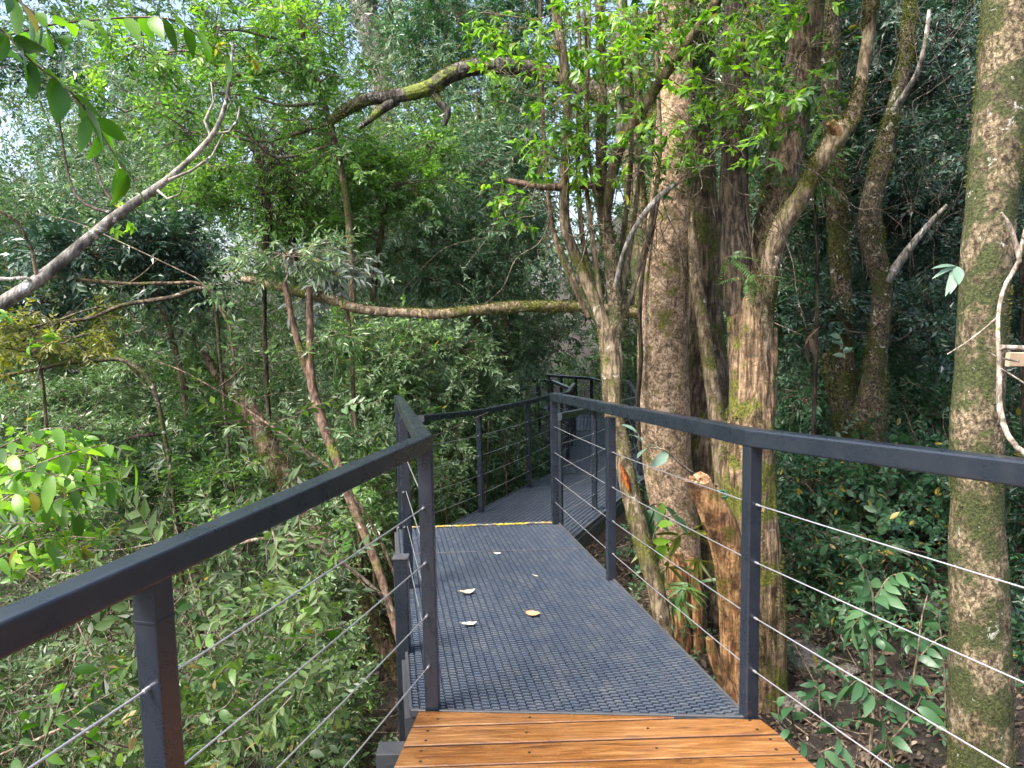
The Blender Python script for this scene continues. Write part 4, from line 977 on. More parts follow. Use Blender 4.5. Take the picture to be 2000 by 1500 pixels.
# --- right hand forest
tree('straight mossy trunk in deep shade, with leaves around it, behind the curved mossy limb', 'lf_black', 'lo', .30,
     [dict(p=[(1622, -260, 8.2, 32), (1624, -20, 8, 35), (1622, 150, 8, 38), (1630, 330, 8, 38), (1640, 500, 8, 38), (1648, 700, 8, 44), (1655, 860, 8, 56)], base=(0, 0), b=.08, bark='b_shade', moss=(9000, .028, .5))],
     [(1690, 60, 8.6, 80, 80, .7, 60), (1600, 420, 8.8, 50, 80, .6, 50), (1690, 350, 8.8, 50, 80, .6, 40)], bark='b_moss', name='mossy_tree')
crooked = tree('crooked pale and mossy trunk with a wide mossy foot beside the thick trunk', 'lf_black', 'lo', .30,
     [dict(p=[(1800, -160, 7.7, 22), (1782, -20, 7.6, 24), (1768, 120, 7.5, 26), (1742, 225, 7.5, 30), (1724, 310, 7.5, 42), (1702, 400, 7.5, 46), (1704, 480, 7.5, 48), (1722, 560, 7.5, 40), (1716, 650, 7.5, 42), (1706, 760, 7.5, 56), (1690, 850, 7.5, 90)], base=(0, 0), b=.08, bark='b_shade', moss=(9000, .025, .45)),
      dict(p=[(1850, 400, 7.3, 8), (1822, 430, 7.35, 12), (1780, 480, 7.4, 16), (1730, 550, 7.45, 22)], bark='b_grey', n='branch'),
      dict(p=[(1815, 20, 7, 8), (1806, 90, 7, 10), (1788, 150, 7.1, 12), (1745, 216, 7.3, 14)], bark='b_grey', n='branch'),
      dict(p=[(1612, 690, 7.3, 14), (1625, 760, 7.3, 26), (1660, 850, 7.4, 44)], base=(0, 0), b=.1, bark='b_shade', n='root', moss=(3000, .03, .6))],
     [(1780, 300, 8.2, 70, 90, .7, 50), (1790, 640, 8, 60, 90, .6, 56), (1600, 640, 8.2, 50, 80, .5, 44), (1850, 60, 8, 60, 80, .6, 40)], bark='b_moss', name='crooked_tree')
g = Geo()
for k in range(70):
    x0, y0 = R.uniform(1640, 1900), R.uniform(60, 560); L = R.uniform(60, 240); a = R.normal(-.7, .5) if k % 3 else R.normal(-1.5, .4); Y = R.uniform(6.6, 7.6)
    q = [at(x0 + math.cos(a) * L * t + R.normal(0, 7), y0 + math.sin(a) * L * t + R.normal(0, 7), Y + .3 * t) for t in np.linspace(0, 1, 5)]
    tube(g, spline(np.array(q), 3), np.linspace(.0045, .0016, 13), 4, cap=False)
g.build('twigs', M['twig_dark'], crooked)
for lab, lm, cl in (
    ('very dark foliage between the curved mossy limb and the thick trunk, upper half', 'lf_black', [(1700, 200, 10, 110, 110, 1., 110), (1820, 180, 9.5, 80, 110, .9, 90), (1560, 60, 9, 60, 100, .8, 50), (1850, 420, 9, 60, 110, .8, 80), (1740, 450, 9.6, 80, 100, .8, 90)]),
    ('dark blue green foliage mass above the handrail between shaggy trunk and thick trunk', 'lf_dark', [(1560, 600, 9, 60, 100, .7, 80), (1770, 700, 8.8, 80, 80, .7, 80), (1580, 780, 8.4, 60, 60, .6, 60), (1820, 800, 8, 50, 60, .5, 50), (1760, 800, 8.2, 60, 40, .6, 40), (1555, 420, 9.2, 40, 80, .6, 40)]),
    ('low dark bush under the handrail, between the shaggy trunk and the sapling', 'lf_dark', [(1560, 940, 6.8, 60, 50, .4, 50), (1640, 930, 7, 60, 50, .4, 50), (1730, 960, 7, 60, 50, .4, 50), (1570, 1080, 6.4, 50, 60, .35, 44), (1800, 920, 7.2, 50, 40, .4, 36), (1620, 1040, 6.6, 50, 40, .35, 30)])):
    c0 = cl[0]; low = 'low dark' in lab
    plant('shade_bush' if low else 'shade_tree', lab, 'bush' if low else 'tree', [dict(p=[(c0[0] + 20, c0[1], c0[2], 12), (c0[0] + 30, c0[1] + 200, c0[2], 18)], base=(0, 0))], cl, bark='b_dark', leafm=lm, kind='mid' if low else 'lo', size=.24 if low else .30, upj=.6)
plant('bright_bush', 'lighter green leaves hanging between the dark limbs of the shaggy tree', 'bush', [dict(p=[(1590, 320, 7, 6), (1596, 560, 7, 8), (1590, 800, 7, 9)], base=(0, 0))],
      [(1590, 260, 6.9, 30, 60, .3, 18), (1580, 330, 6.9, 34, 50, .3, 16), (1495, 270, 6.4, 30, 80, .3, 22), (1480, 150, 6.2, 40, 60, .3, 18)], bark='b_dark', leafm='lf_mid', kind='midlance', size=.24)
plant('dark_canopy_tree', 'dark trunk and high foliage beyond the thick mossy trunk', 'tree', [dict(p=[(2020, 500, 6, 60), (2030, 900, 6, 70)], base=(0, 0), bark='b_dark')],
      [(2010, 300, 6.5, 60, 120, .6, 70), (2020, 620, 6.2, 50, 80, .6, 50), (2020, 1000, 5.5, 50, 100, .5, 50), (2050, 1250, 5, 60, 80, .5, 40)], bark='b_dark', leafm='lf_black', size=.3)
#PART4
# ------------------------------------------------------------------ near plants with leaves placed along stems
TP['litter'] = [template(300 + s, 4, .55, .5, True, kind='tip', curl=.1, twig=.004) for s in range(5)]
TP['strap'] = [template(320 + s, 9, .9, .13, True, kind='tip', curl=.55, twig=.004) for s in range(4)]


def leaves_along(g, P, L, n, w_=.45, t0=.1, spread=(40, 75), droop=.35, hi=True, curl=.25, whorl=1, tip=True, rj=.9, upj=.3):
    d = np.concatenate([[0], np.cumsum(np.linalg.norm(np.diff(P, axis=0), axis=1))]); d /= d[-1]
    base = R.random()
    for i in range(n):
        t = t0 + (1 - t0) * (i / max(1, n - 1)); p = np.array([np.interp(t, d, P[:, k]) for k in range(3)])
        q = np.array([np.interp(min(1, t + .03), d, P[:, k]) for k in range(3)]); q0 = np.array([np.interp(t - .03, d, P[:, k]) for k in range(3)])
        dx = q - q0; dx /= np.linalg.norm(dx) + 1e-9
        for wq in range(whorl):
            last = tip and i == n - 1 and wq == 0
            z = np.array([0, 0, 1.]) + R.normal(0, upj, 3); y = np.cross(z, dx); y /= np.linalg.norm(y); z = np.cross(dx, y)
            side = (1 if (i + wq) % 2 else -1); a = rad(R.uniform(*spread)) * side * (.1 if last else 1)
            if whorl > 2: a = 2 * math.pi * wq / whorl + R.normal(0, .25)
            lv, lf = leaf(L * R.uniform(.75, 1.15) * (.8 if i > n * .85 else 1), w_ * R.uniform(.88, 1.12), hi, curl * R.uniform(.4, 1.5))
            Mx = rot((0, 0, 1), a) @ rot((0, 1, 0), R.normal(.2, .25)) @ rot((1, 0, 0), R.normal(0, .35))
            B = np.stack([dx, y, z]); V = (lv @ Mx.T) @ B
            lx = np.linalg.norm(V[-1]); V[:, 2] -= droop * (np.linalg.norm(V, axis=1) / (lx + 1e-9)) ** 1.5 * lx * .6
            g.add(V + p, lf, min(.93, base * .4 + R.random() * .6) if R.random() > .012 else .999)


def sprig(name, label, cat, stems, L, n, leafm, bark='twig', w_=.45, group=None, base=None, gnd=None, **kw):
    S = [pixpath(p) for p in stems]
    P0 = S[0][0]
    root = thing(name, label, cat, P0[0] if gnd is None else P0[np.argmin(P0[:, 2])], group)
    for i, (P, r) in enumerate(S):
        g = Geo()
        if gnd and i == 0:
            e = P[np.argmin(P[:, 2])]; gz = float(hgt(e[0], e[1])) - .05
            if e[2] > gz: tube(g, [e, [e[0] + .02, e[1], (e[2] + gz) / 2], [e[0], e[1], gz]], [r[0], r[0] * 1.1, r[0] * 1.2], 7)
        tube(g, P, r, 8, rough=.1); g.build('stem', M[bark], root)
        g = Geo(); leaves_along(g, P, L * (1 if i == 0 else .9), n if np.isscalar(n) else n[i], w_, **kw); g.build('leaves', M[leafm], root)
    return root


M['lf_near'] = leafmat('near_leaf_green', (.03, .085, .012), (.06, .16, .02), (.13, .27, .03), .36, .48, tcol=(2.0, 2.2, .5), clump=6)
M['lf_pale'] = leafmat('pale_blue_green_leaf', (.17, .27, .20), (.22, .34, .26), (.30, .43, .32), .4, .2, tcol=(1.2, 1.4, 1.))
M['lf_under'] = leafmat('understory_leaf', (.03, .085, .035), (.055, .135, .055), (.09, .18, .08), .42, .24, tcol=(1.3, 1.9, .8), oldf=.99)
sprig('leafy_branch', 'large leaved hanging spray nearest the camera in the upper corner of the ravine side', 'branch',
      [[(-60, 20, 1.3, 6), (0, 55, 1.32, 6), (60, 118, 1.34, 5), (130, 172, 1.36, 5), (180, 232, 1.4, 4), (222, 300, 1.42, 3), (262, 352, 1.44, 2)],
       [(-40, 90, 1.5, 5), (40, 62, 1.55, 5), (150, 42, 1.6, 4), (320, 35, 1.65, 4), (390, 72, 1.68, 3), (440, 108, 1.7, 2)],
       [(-60, -60, 1.3, 5), (0, -20, 1.32, 4), (60, 20, 1.34, 3), (120, 90, 1.35, 2)]],
      0.062, (28, 22, 14), 'lf_near', w_=.48, droop=.6, t0=.02)
for k, (lab, stems, L, n, lm) in enumerate((
    ('bright yellow green leafy twigs reaching in above the middle of the long handrail', [[(-60, 960, 2.5, 6), (20, 930, 2.5, 5), (120, 890, 2.5, 4), (215, 870, 2.5, 3), (262, 905, 2.5, 2)], [(-40, 1010, 2.6, 5), (40, 960, 2.6, 4), (110, 985, 2.6, 3), (170, 1010, 2.6, 2)], [(-50, 900, 2.4, 5), (30, 860, 2.4, 4), (90, 838, 2.4, 3), (140, 838, 2.4, 2)], [(-20, 1100, 2.6, 5), (50, 1060, 2.6, 4), (110, 1050, 2.6, 3), (190, 1060, 2.7, 2)], [(-40, 1000, 2.5, 5), (10, 940, 2.5, 4), (60, 920, 2.45, 3), (150, 940, 2.4, 2)], [(-40, 880, 2.6, 5), (40, 890, 2.6, 4), (120, 860, 2.6, 3), (190, 900, 2.6, 2)], [(-30, 1050, 2.5, 5), (60, 1010, 2.5, 4), (140, 960, 2.5, 3), (230, 940, 2.5, 2)], [(-30, 960, 2.7, 5), (60, 960, 2.7, 4), (130, 920, 2.7, 3), (200, 930, 2.7, 2)]], .098, (16, 14, 13, 12, 14, 14, 16, 14), 'lf_bright'),
    ('bright green leaf cluster behind the upper cables between handrail and long cable', [[(500, 1350, 2.9, 5), (560, 1290, 2.9, 4), (620, 1240, 2.9, 4), (668, 1225, 2.9, 2)], [(545, 1300, 2.9, 4), (560, 1240, 2.9, 3), (545, 1200, 2.9, 2)], [(600, 1260, 2.85, 3), (620, 1210, 2.85, 3), (610, 1170, 2.85, 2)]], .095, (7, 5, 5), 'lf_bright'),
    ('mid green leafy twigs beside the nearest railing post', [[(330, 1420, 2.6, 5), (370, 1330, 2.6, 4), (400, 1250, 2.6, 3), (430, 1190, 2.6, 2)], [(370, 1330, 2.6, 4), (440, 1310, 2.6, 3), (500, 1270, 2.6, 2)], [(380, 1400, 2.5, 4), (440, 1380, 2.5, 3), (470, 1330, 2.5, 2)], [(360, 1230, 2.7, 3), (380, 1190, 2.7, 3), (350, 1160, 2.7, 2)]], .085, (9, 8, 7, 6), 'lf_mid'),
    ('yellow green leafy shoots in the bottom corner under the handrail', [[(60, 1560, 2.4, 6), (90, 1440, 2.4, 5), (130, 1340, 2.4, 4), (150, 1280, 2.4, 2)], [(20, 1500, 2.6, 4), (40, 1420, 2.6, 3), (10, 1350, 2.6, 2)], [(180, 1540, 2.5, 4), (200, 1450, 2.5, 3), (180, 1380, 2.5, 2)], [(100, 1400, 2.5, 4), (170, 1370, 2.5, 3), (220, 1300, 2.5, 2)]], .09, (9, 8, 8, 7), 'lf_near'),
    ('light green shoot dangling leaves at the foot of the long handrail', [[(420, 1520, 3, 5), (470, 1440, 3, 4), (540, 1400, 3, 3), (560, 1340, 3, 2)], [(560, 1560, 3.2, 4), (560, 1480, 3.2, 3), (530, 1440, 3.2, 2)]], .08, (8, 7), 'lf_yellow'))):
    sprig('leafy_shoot', lab, 'shoot', stems, L, n, lm, gnd=True, droop=.5, w_=.42)
sprig('pale_leaved_twig', 'pale blue green leaves on a thin twig before the pinkish trunk', 'twig', [[(1400, 950, 4.9, 6), (1340, 915, 4.8, 5), (1300, 880, 4.75, 4), (1262, 872, 4.75, 3), (1245, 846, 4.75, 2)]], .135, 6, 'lf_pale', w_=.5, t0=.55, droop=.3)
sprig('leafy_twig', 'drooping green leaves by the slender leaning trunk at deck level', 'twig', [[(1245, 1010, 5.2, 4), (1275, 985, 5.1, 4), (1300, 990, 5.1, 2)], [(1275, 985, 5.1, 3), (1290, 1010, 5.1, 2), (1340, 1000, 5.1, 2)]], .16, (5, 4), 'lf_under', droop=.9, w_=.4)
sprig('leafy_twig', 'upright yellow green leaves sprouting beside the lit trunk base under the cables', 'twig', [[(1290, 1100, 5.0, 4), (1275, 1060, 5.0, 3), (1290, 1010, 5.0, 2)]], .15, 6, 'lf_bright', droop=.4, w_=.4)
# strap leaved epiphyte on the trunk
c = at(1338, 1062, 5.3); g = Geo()
sprays(g, np.repeat([c], 7, 0) + R.normal(0, .04, (7, 3)), np.array([[-1, -.4, .2], [1, -.5, .1], [-.4, -.9, .4], [.3, -1, -.1], [-.8, -.6, -.5], [.9, -.4, -.4], [0, -.7, .8]], float), R.uniform(.24, .32, 7), 'strap', .3)
tag(g.build('strap_leaved_plant', [M['lf_yellow'], M['twig']], rel=c), 'arching strap leaved plant growing on the trunks between pinkish trunk and stump', 'plant')
c = at(1352, 1110, 5.1); g = Geo()
sprays(g, np.repeat([c], 6, 0) + R.normal(0, .05, (6, 3)), np.array([[-1, -.4, -.2], [1, -.5, -.3], [-.4, -.9, -.4], [.3, -1, -.6], [-.8, -.6, -.9], [.9, -.4, .4]], float), R.uniform(.22, .30, 6), 'strap', .3)
tag(g.build('strap_leaved_plant', [M['lf_mid'], M['twig']], rel=c), 'darker green strap leaved clump just below the yellowish one', 'plant')
# epiphyte on the thick trunk
c = at(1868, 520, 3.25); g = Geo(); root = None
for (dx, dy, L, ww) in ((-42, -8, .13, .20), (-50, 14, .13, .16), (-6, 36, .13, .34), (6, 18, .10, .45), (-18, 50, .14, .2)):
    v, f = leaf(L, ww, True, .25); d = at(1868 + dx, 520 + dy, 3.2) - c; d /= np.linalg.norm(d); y = np.cross([0, -.6, 1], d); y /= np.linalg.norm(y)
    g.add(v @ np.stack([d, y, np.cross(d, y)]) + c, f, R.random())
tag(g.build('epiphyte', M['lf_pale'], rel=c), 'small epiphyte with a few long leaves stuck on the thick mossy trunk', 'plant')
# fern fronds on the limbs
for (px, py, Y, lab) in ((1462, 540, 4.9, 'small fern on the fork of the shaggy trunk'), (1425, 500, 4.9, 'tiny fern tuft on the dark stem above the shaggy trunk'), (1500, 360, 5.1, 'fern fronds hanging beside the fissured brown stem'), (1608, 235, 4.6, 'fern growing behind the burl of the curved mossy limb')):
    c = at(px, py, Y); g = Geo(); n = 6; D = rdir(n, -.2); D[:, 1] -= .5
    sprays(g, np.repeat([c], n, 0), D, R.uniform(.16, .26, n), 'fern', .4); tag(g.build('fern', [M['lf_mid'], M['twig']], rel=c), lab, 'fern')
# saplings on the forest floor
sap = (('broad leaved sapling with a forked top standing before the dark bushes', [[(1703, 1290, 4.3, 8), (1702, 1230, 4.3, 7), (1706, 1175, 4.3, 6), (1690, 1120, 4.3, 5), (1672, 1090, 4.3, 3)], [(1706, 1175, 4.3, 5), (1735, 1130, 4.3, 4), (1765, 1118, 4.25, 3)], [(1705, 1240, 4.3, 4), (1690, 1200, 4.3, 3), (1660, 1230, 4.3, 2)]], .18, (13, 11, 9)),
       ('sapling with drooping dull green leaves at the lower edge, beside the thick trunk', [[(1760, 1560, 3.6, 8), (1735, 1450, 3.6, 7), (1712, 1370, 3.6, 6), (1700, 1290, 3.6, 4), (1690, 1240, 3.6, 2)], [(1735, 1450, 3.6, 5), (1780, 1400, 3.6, 4), (1800, 1360, 3.6, 3)], [(1712, 1370, 3.6, 4), (1680, 1330, 3.6, 3), (1660, 1340, 3.6, 2)]], .135, (17, 9, 9)),
       ('thin sapling with narrow leaves close to the foot of the thick trunk', [[(1780, 1480, 3.9, 6), (1775, 1380, 3.9, 5), (1790, 1290, 3.9, 5), (1800, 1210, 3.9, 4), (1812, 1160, 3.9, 2)], [(1790, 1290, 3.9, 4), (1830, 1250, 3.9, 3), (1860, 1240, 3.9, 2)], [(1775, 1360, 3.9, 4), (1740, 1320, 3.9, 3), (1725, 1270, 3.9, 2)]], .13, (15, 9, 9)),
       ('low yellow tipped seedling beside the corner of the planks', [[(1660, 1560, 3.2, 6), (1600, 1470, 3.2, 5), (1560, 1440, 3.2, 5), (1545, 1390, 3.2, 4), (1558, 1360, 3.2, 2)], [(1600, 1470, 3.2, 4), (1640, 1450, 3.2, 3), (1625, 1420, 3.2, 2)], [(1560, 1440, 3.2, 4), (1525, 1410, 3.2, 3), (1520, 1380, 3.2, 2)]], .105, (10, 6, 5)),
       ('fine seedling sprouting from the dark soil under the lowest cable', [[(1600, 1370, 4.6, 4), (1600, 1350, 4.6, 4), (1590, 1340, 4.6, 2)]], .12, (8,)),
       ('young plant with upright light leaves between the two saplings', [[(1845, 1330, 4.4, 5), (1840, 1260, 4.4, 4), (1832, 1200, 4.4, 3)], [(1840, 1290, 4.4, 4), (1815, 1260, 4.4, 2)]], .13, (9, 5)))
for lab, stems, L, n in sap:
    sprig('sapling', lab, 'sapling', stems, L, n, 'lf_under', gnd=True, droop=.75, w_=.42, whorl=1)
sprig('leafy_twig', 'dead brown leaf cluster hanging near the crooked trunk', 'twig', [[(1600, 640, 6.8, 4), (1590, 650, 6.8, 4), (1575, 670, 6.8, 2)]], .16, 6, 'lf_litter', droop=.8)
sprig('leafy_twig', 'light blue green leaf whorl beside the crooked mossy trunk', 'twig', [[(1650, 700, 6.9, 4), (1645, 670, 6.9, 3), (1640, 655, 6.9, 2)]], .13, 8, 'lf_pale', w_=.4)
# bent pale branch and tan board at the side edge
bb = plant('bent_branch', 'bent pale bare branch looping beside the thick trunk at the side edge', 'branch',
      [dict(p=[(1955, 415, 2.9, 6), (1972, 440, 2.9, 9), (1990, 500, 2.9, 11), (1985, 520, 2.9, 10), (1962, 560, 2.88, 9), (1950, 610, 2.85, 9), (1950, 670, 2.8, 10), (1952, 720, 2.8, 12), (1952, 790, 2.78, 13), (1968, 850, 2.75, 13), (2005, 890, 2.7, 14), (2080, 950, 2.7, 16), (2120, 1300, 2.7, 18)], base=(.1, 0), bark='twig_pale', s=16, n='stem', rough=.2),
       dict(p=[(2010, 420, 2.92, 8), (1998, 470, 2.91, 10), (1990, 505, 2.9, 11)], bark='twig', n='twig', s=10),
       dict(p=[(1950, 618, 2.84, 5), (1900, 660, 2.84, 3), (1850, 692, 2.84, 2)], bark='twig_pale', n='twig', s=6),
       dict(p=[(1930, 688, 2.8, 4), (1948, 698, 2.8, 5), (1990, 706, 2.8, 6)], bark='twig_pale', n='twig', s=6),
       dict(p=[(1955, 678, 2.78, 12), (2000, 680, 2.78, 13), (2080, 682, 2.78, 13)], bark='twig_pale', n='twig', s=12),
       dict(p=[(1955, 720, 2.78, 4), (2000, 748, 2.78, 4), (2060, 790, 2.78, 4)], bark='twig_pale', n='twig', s=6)])
g = Geo(); a = at(1968, 702, 2.85); b = at(2120, 702, 2.95); sweep(g, [a, b], rprof(.02, .055, .003, 1))
tag(g.build('wooden_board', M['tan'], rel=a), 'tan board hanging behind the bent pale branch at the side edge', 'board')
# arching stems and dark boughs on the ravine side
for lab, p, bk in (
    ('arching pale stem under the long handrail, behind the upper cable', [(455, 1075, 3.6, 7), (480, 1058, 3.6, 8), (550, 1052, 3.6, 8), (620, 1072, 3.65, 8), (690, 1115, 3.7, 8), (760, 1180, 3.7, 8), (800, 1260, 3.7, 9)], 'twig'),
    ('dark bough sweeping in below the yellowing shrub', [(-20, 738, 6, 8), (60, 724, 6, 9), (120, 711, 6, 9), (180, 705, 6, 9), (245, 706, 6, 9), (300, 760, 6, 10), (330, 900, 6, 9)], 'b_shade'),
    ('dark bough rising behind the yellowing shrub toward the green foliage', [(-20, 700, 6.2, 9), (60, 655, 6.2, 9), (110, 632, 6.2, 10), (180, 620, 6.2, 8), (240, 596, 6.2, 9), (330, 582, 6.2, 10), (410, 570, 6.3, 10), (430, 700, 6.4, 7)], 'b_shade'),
    ('long thin grey bough lying almost level behind the pale branch', [(90, 540, 6.4, 6), (160, 546, 6.4, 8), (250, 554, 6.4, 7), (330, 553, 6.4, 7), (400, 560, 6.5, 7), (450, 640, 6.5, 6)], 'b_brown'),
    ('long thin stem slanting down to the long handrail through the bushes', [(300, 705, 4.6, 3), (350, 722, 4.6, 3.5), (420, 760, 4.6, 4), (500, 812, 4.6, 5), (580, 868, 4.5, 5.5), (660, 930, 4.4, 6), (740, 1050, 4.4, 7), (800, 1200, 4.4, 8)], 'b_brown'),
    ('bare branching stick low in the shade beneath the nearest post', [(-10, 1478, 2.9, 6), (60, 1450, 2.9, 7), (140, 1420, 2.9, 7), (220, 1452, 2.9, 6), (300, 1470, 3, 8), (360, 1520, 3, 9), (420, 1640, 3, 10)], 'twig')):
    plant('bare_stem', lab, 'stem', [dict(p=p, base=(.1, .05), bark=bk, s=12, n='stem', rough=.15),
        dict(p=[(p[2][0] + 60, p[2][1] - 50, p[2][2], 2), (p[2][0] + 30, p[2][1] - 20, p[2][2], 3), (p[2][0], p[2][1], p[2][2], 4)], bark=bk, n='twig', s=6),
        dict(p=[(p[4][0] + 50, p[4][1] + 60, p[4][2], 2), (p[4][0] + 20, p[4][1] + 26, p[4][2], 3), (p[4][0], p[4][1], p[4][2], 4)], bark=bk, n='twig', s=6)])

# rocks
def rock(px, py, Y, s, lab):
    c = at(px, py, Y); c[2] = float(hgt(c[0], c[1])) + s * .25
    u = np.linspace(0, math.pi, 22); v = np.linspace(0, 2 * math.pi, 33)[:-1]; U, V = np.meshgrid(u, v, indexing='ij')
    D = np.stack([np.sin(U) * np.cos(V), np.sin(U) * np.sin(V), np.cos(U)], -1); D = D * (1 + .9 * (fbm(D + px * .1, 1.3, 3)[..., None] - .5)) * [s * 1.3, s, s * .7]
    i = np.arange(21)[:, None] * 32; j = np.arange(32)[None]; j1 = (j + 1) % 32
    g = Geo(); g.add(D.reshape(-1, 3) + c, np.stack([i + j, i + 32 + j, i + 32 + j1, i + j1], -1).reshape(-1, 4), .5, 0, False)
    tag(g.build('rock', M['rock'], rel=c), lab, 'rock')
rock(1570, 1275, 5.4, .16, 'grey rock in the dark soil just past the railing post')
rock(1560, 1330, 4.9, .10, 'small flat rock below the larger grey rock')
rock(1835, 1195, 6.0, .17, 'rounded grey rock at the bank behind the narrow leaved sapling')
rock(1650, 1300, 5.2, .08, 'little stone in the soil between grey rock and sapling')

# ------------------------------------------------------------------ masses nobody could count
CL = np.array([(.6, -1), (.28, 2.7), (-.28, 5.9), (-.2, 6.2), (1.15, 10.3), (1.7, 13.7), (1.75, 16), (-.6, 20.2)])
def pathdist(p):
    d = np.full(len(p), 9.)
    for a, b in zip(CL[:-1], CL[1:]):
        ab = b - a; t = np.clip(((p[:, :2] - a) @ ab) / ab.dot(ab), 0, 1); d = np.minimum(d, np.linalg.norm(p[:, :2] - a - t[:, None] * ab, axis=1))
    return d


def sticks(g, P, L, r, up=.4):
    for p in P:
        d = rdir(1, up)[0]; l = L * R.uniform(.5, 1.4); q = [p, p + d * l * .35 + R.normal(0, .05, 3) * l, p + d * l * .7 + R.normal(0, .09, 3) * l, p + d * l + R.normal(0, .13, 3) * l]
        rr = r * R.uniform(.5, 1.4); tube(g, spline(np.array(q), 3), np.linspace(rr, rr * .4, 10), 4, m=1, cap=False)


def scatter(name, n, region, leafm, kind, size, dens, nstick=0, L=1., r=.004, bark='twig', up=.2):
    """region -> candidate points; dens(p) 0..1 keeps them"""
    p = region(n); p = p[R.random(len(p)) < dens(p)]; p = p[pathdist(p) > .95]
    g = Geo(); ps = p[pathdist(p) > 1.7]; sprays(g, p, rdir(len(p), up), size * R.uniform(.6, 1.35, len(p)), kind, .5)
    if nstick: sticks(g, ps[R.choice(len(ps), min(nstick, len(ps)), False)], L, r)
    o = g.build(name, [M[leafm], M[bark]]); o['kind'] = 'stuff'; return o


def frust(x0, x1, y0, y1, Y0, Y1):
    def f(n):
        Y = (Y0 ** 3 + (Y1 ** 3 - Y0 ** 3) * R.random(n)) ** (1 / 3); px = R.uniform(x0, x1, n); py = R.uniform(y0, y1, n)
        d = np.stack([px - 1000, -(py - 750), np.full(n, -F)], 1) @ CAMROT.T; p = np.array([0, 0, CAMH]) + d * (Y / d[:, 1])[:, None]
        return p[p[:, 2] > hgt(p[:, 0], p[:, 1])]
    return f


def nz(p, f, lo, hi, off=0.): return np.clip((fbm(p + off, f, 2) - lo) / (hi - lo), 0, 1)


def skyfar(p):
    px = p[:, 0] / p[:, 1] * F + 1000; py = 600 - (p[:, 2] - CAMH) / p[:, 1] * F
    a = np.clip((1250 - px) / 250, 0, 1) * np.clip((360 - py) / 120, 0, 1)
    return (1 - .60 * a) * (1 - .95 * np.exp(-((px - 35) / 75) ** 2 - ((py - 285) / 85) ** 2))


def skyhole(p):     # thinner crowns high on the ravine side, where the sky shows
    px = p[:, 0] / p[:, 1] * F + 1000; py = 600 - (p[:, 2] - CAMH) / p[:, 1] * F
    a = np.clip((1050 - px) / 500, 0, 1) * np.clip((420 - py) / 200, 0, 1)
    return (1 - .42 * a) * (1 - .93 * np.exp(-((px - 35) / 75) ** 2 - ((py - 285) / 85) ** 2))


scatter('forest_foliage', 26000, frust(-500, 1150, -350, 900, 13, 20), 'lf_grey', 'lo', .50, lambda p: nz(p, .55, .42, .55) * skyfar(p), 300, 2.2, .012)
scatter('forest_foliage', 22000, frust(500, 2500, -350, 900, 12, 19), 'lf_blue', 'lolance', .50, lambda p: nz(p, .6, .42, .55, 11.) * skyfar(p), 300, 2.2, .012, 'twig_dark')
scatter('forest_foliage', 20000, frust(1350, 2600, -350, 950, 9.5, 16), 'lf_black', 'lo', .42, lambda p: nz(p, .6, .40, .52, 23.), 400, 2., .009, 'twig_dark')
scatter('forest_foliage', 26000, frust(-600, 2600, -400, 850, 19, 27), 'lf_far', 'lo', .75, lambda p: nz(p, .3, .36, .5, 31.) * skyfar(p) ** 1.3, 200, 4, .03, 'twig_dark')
scatter('forest_foliage', 26000, frust(-400, 1180, 120, 1000, 8.7, 13), 'lf_grey', 'lo', .27, lambda p: nz(p, .8, .43, .55, 91.) * skyhole(p), 700, 1.2, .005)
scatter('forest_foliage', 26000, frust(-400, 1180, 60, 1000, 9, 14), 'lf_blue', 'lolance', .30, lambda p: nz(p, .7, .45, .56, 97.) * skyhole(p), 500, 1.5, .006)
scatter('forest_foliage', 16000, frust(1050, 1750, -50, 760, 8.5, 14), 'lf_blue', 'lo', .30, lambda p: nz(p, .7, .42, .54, 113.) * (pathdist(p) > 1.5), 300, 1.5, .006)
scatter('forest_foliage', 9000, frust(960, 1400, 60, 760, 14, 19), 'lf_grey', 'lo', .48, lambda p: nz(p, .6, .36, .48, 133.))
scatter('forest_foliage', 9000, frust(-600, 900, -350, 420, 15, 24), 'lf_mid', 'lo', .6, lambda p: nz(p, .5, .45, .6, 41.) * skyhole(p))


def slope(x0, x1, y0, y1, H, hf=.8):
    def f(n):
        x = R.uniform(x0, x1, n); y = R.uniform(y0, y1, n); g = hgt(x, y)
        h = H * (.12 + 1.75 * np.clip(fbm(np.stack([x, y, 0 * x], 1), hf, 2) * 2.1 - .65, 0, 1)); z = g + h * R.random(n) ** .55
        return np.stack([x, y, z], 1)
    return f


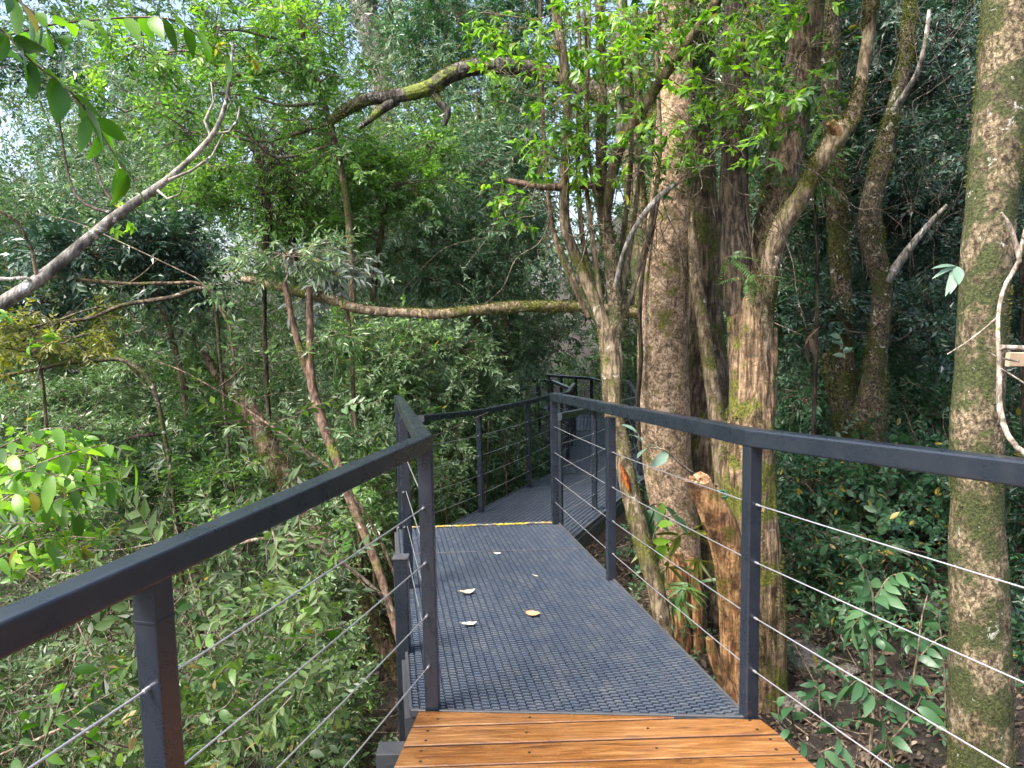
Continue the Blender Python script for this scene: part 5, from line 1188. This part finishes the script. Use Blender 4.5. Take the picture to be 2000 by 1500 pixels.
scatter('undergrowth', 20000, slope(-10, -.3, 4, 15, 2.6), 'lf_grey', 'lo', .22, lambda p: nz(p, .9, .42, .55, 3.), 1400, 1.2, .004)
scatter('undergrowth', 20000, slope(-8, -.3, 2.2, 12, 2.0), 'lf_olive', 'lo', .20, lambda p: nz(p, .9, .42, .55, 53.), 1400, 1.1, .0035)
scatter('undergrowth', 8000, slope(-6, -.3, 1.2, 8, 1.5), 'lf_olive', 'mid', .15, lambda p: nz(p, .9, .42, .52, 63.), 900, 1., .003)
scatter('undergrowth', 5000, slope(-7, -.5, 2.4, 9, 2.4), 'lf_fresh2', 'mid', .18, lambda p: nz(p, .7, .52, .62, 143.), 500, 1., .003)
scatter('undergrowth', 900, slope(2.4, 7, 5.6, 8.5, 1.3), 'lf_under', 'mid', .32, lambda p: nz(p, .8, .40, .55, 153.), 120, .9, .004)
scatter('undergrowth', 220, slope(1.9, 4.2, 3.9, 6, .4), 'lf_under', 'mid', .20, lambda p: nz(p, 1.2, .46, .58, 163.))
scatter('undergrowth', 9000, slope(-.6, 9, 7.2, 16, 1.6), 'lf_dark', 'lo', .28, lambda p: nz(p, .8, .40, .52, 73.), 300, .9, .004, 'twig_dark')
scatter('undergrowth', 5200, slope(2.5, 9, 5.4, 9, .9), 'lf_dark', 'mid', .22, lambda p: nz(p, .8, .42, .55, 83.), 200, .9, .004, 'twig_dark')
scatter('undergrowth', 3500, slope(-.8, 1.3, 4.5, 15, .8), 'lf_dark', 'lo', .2, lambda p: np.clip((deck_z(0, 5) - .5 - p[:, 2]) * 9, 0, 1) * .8, 200, .6, .004, 'twig_dark')


def litter(n, x0, x1, y0, y1):
    x = R.uniform(x0, x1, n); y = R.uniform(y0, y1, n); return np.stack([x, y, hgt(x, y) + .012], 1)


p = litter(20000, .2, 7, 1.2, 9); g = Geo(); D = rdir(len(p)); D[:, 2] *= .15
sprays(g, p, D, R.uniform(.05, .13, len(p)), 'litter', .35); sticks(g, litter(900, .2, 7, 1.5, 9) + [0, 0, .02], .5, .005, -.05)
o = g.build('leaf_litter', [M['lf_litter'], M['twig']]); o['kind'] = 'stuff'
p = litter(5000, -9, .2, 1, 12); g = Geo(); D = rdir(len(p)); D[:, 2] *= .15
sprays(g, p, D, R.uniform(.06, .14, len(p)), 'litter', .35); sticks(g, litter(500, -7, .2, 1.5, 9) + [0, 0, .02], .6, .005, 0)
o = g.build('leaf_litter', [M['lf_litter'], M['twig']]); o['kind'] = 'stuff'
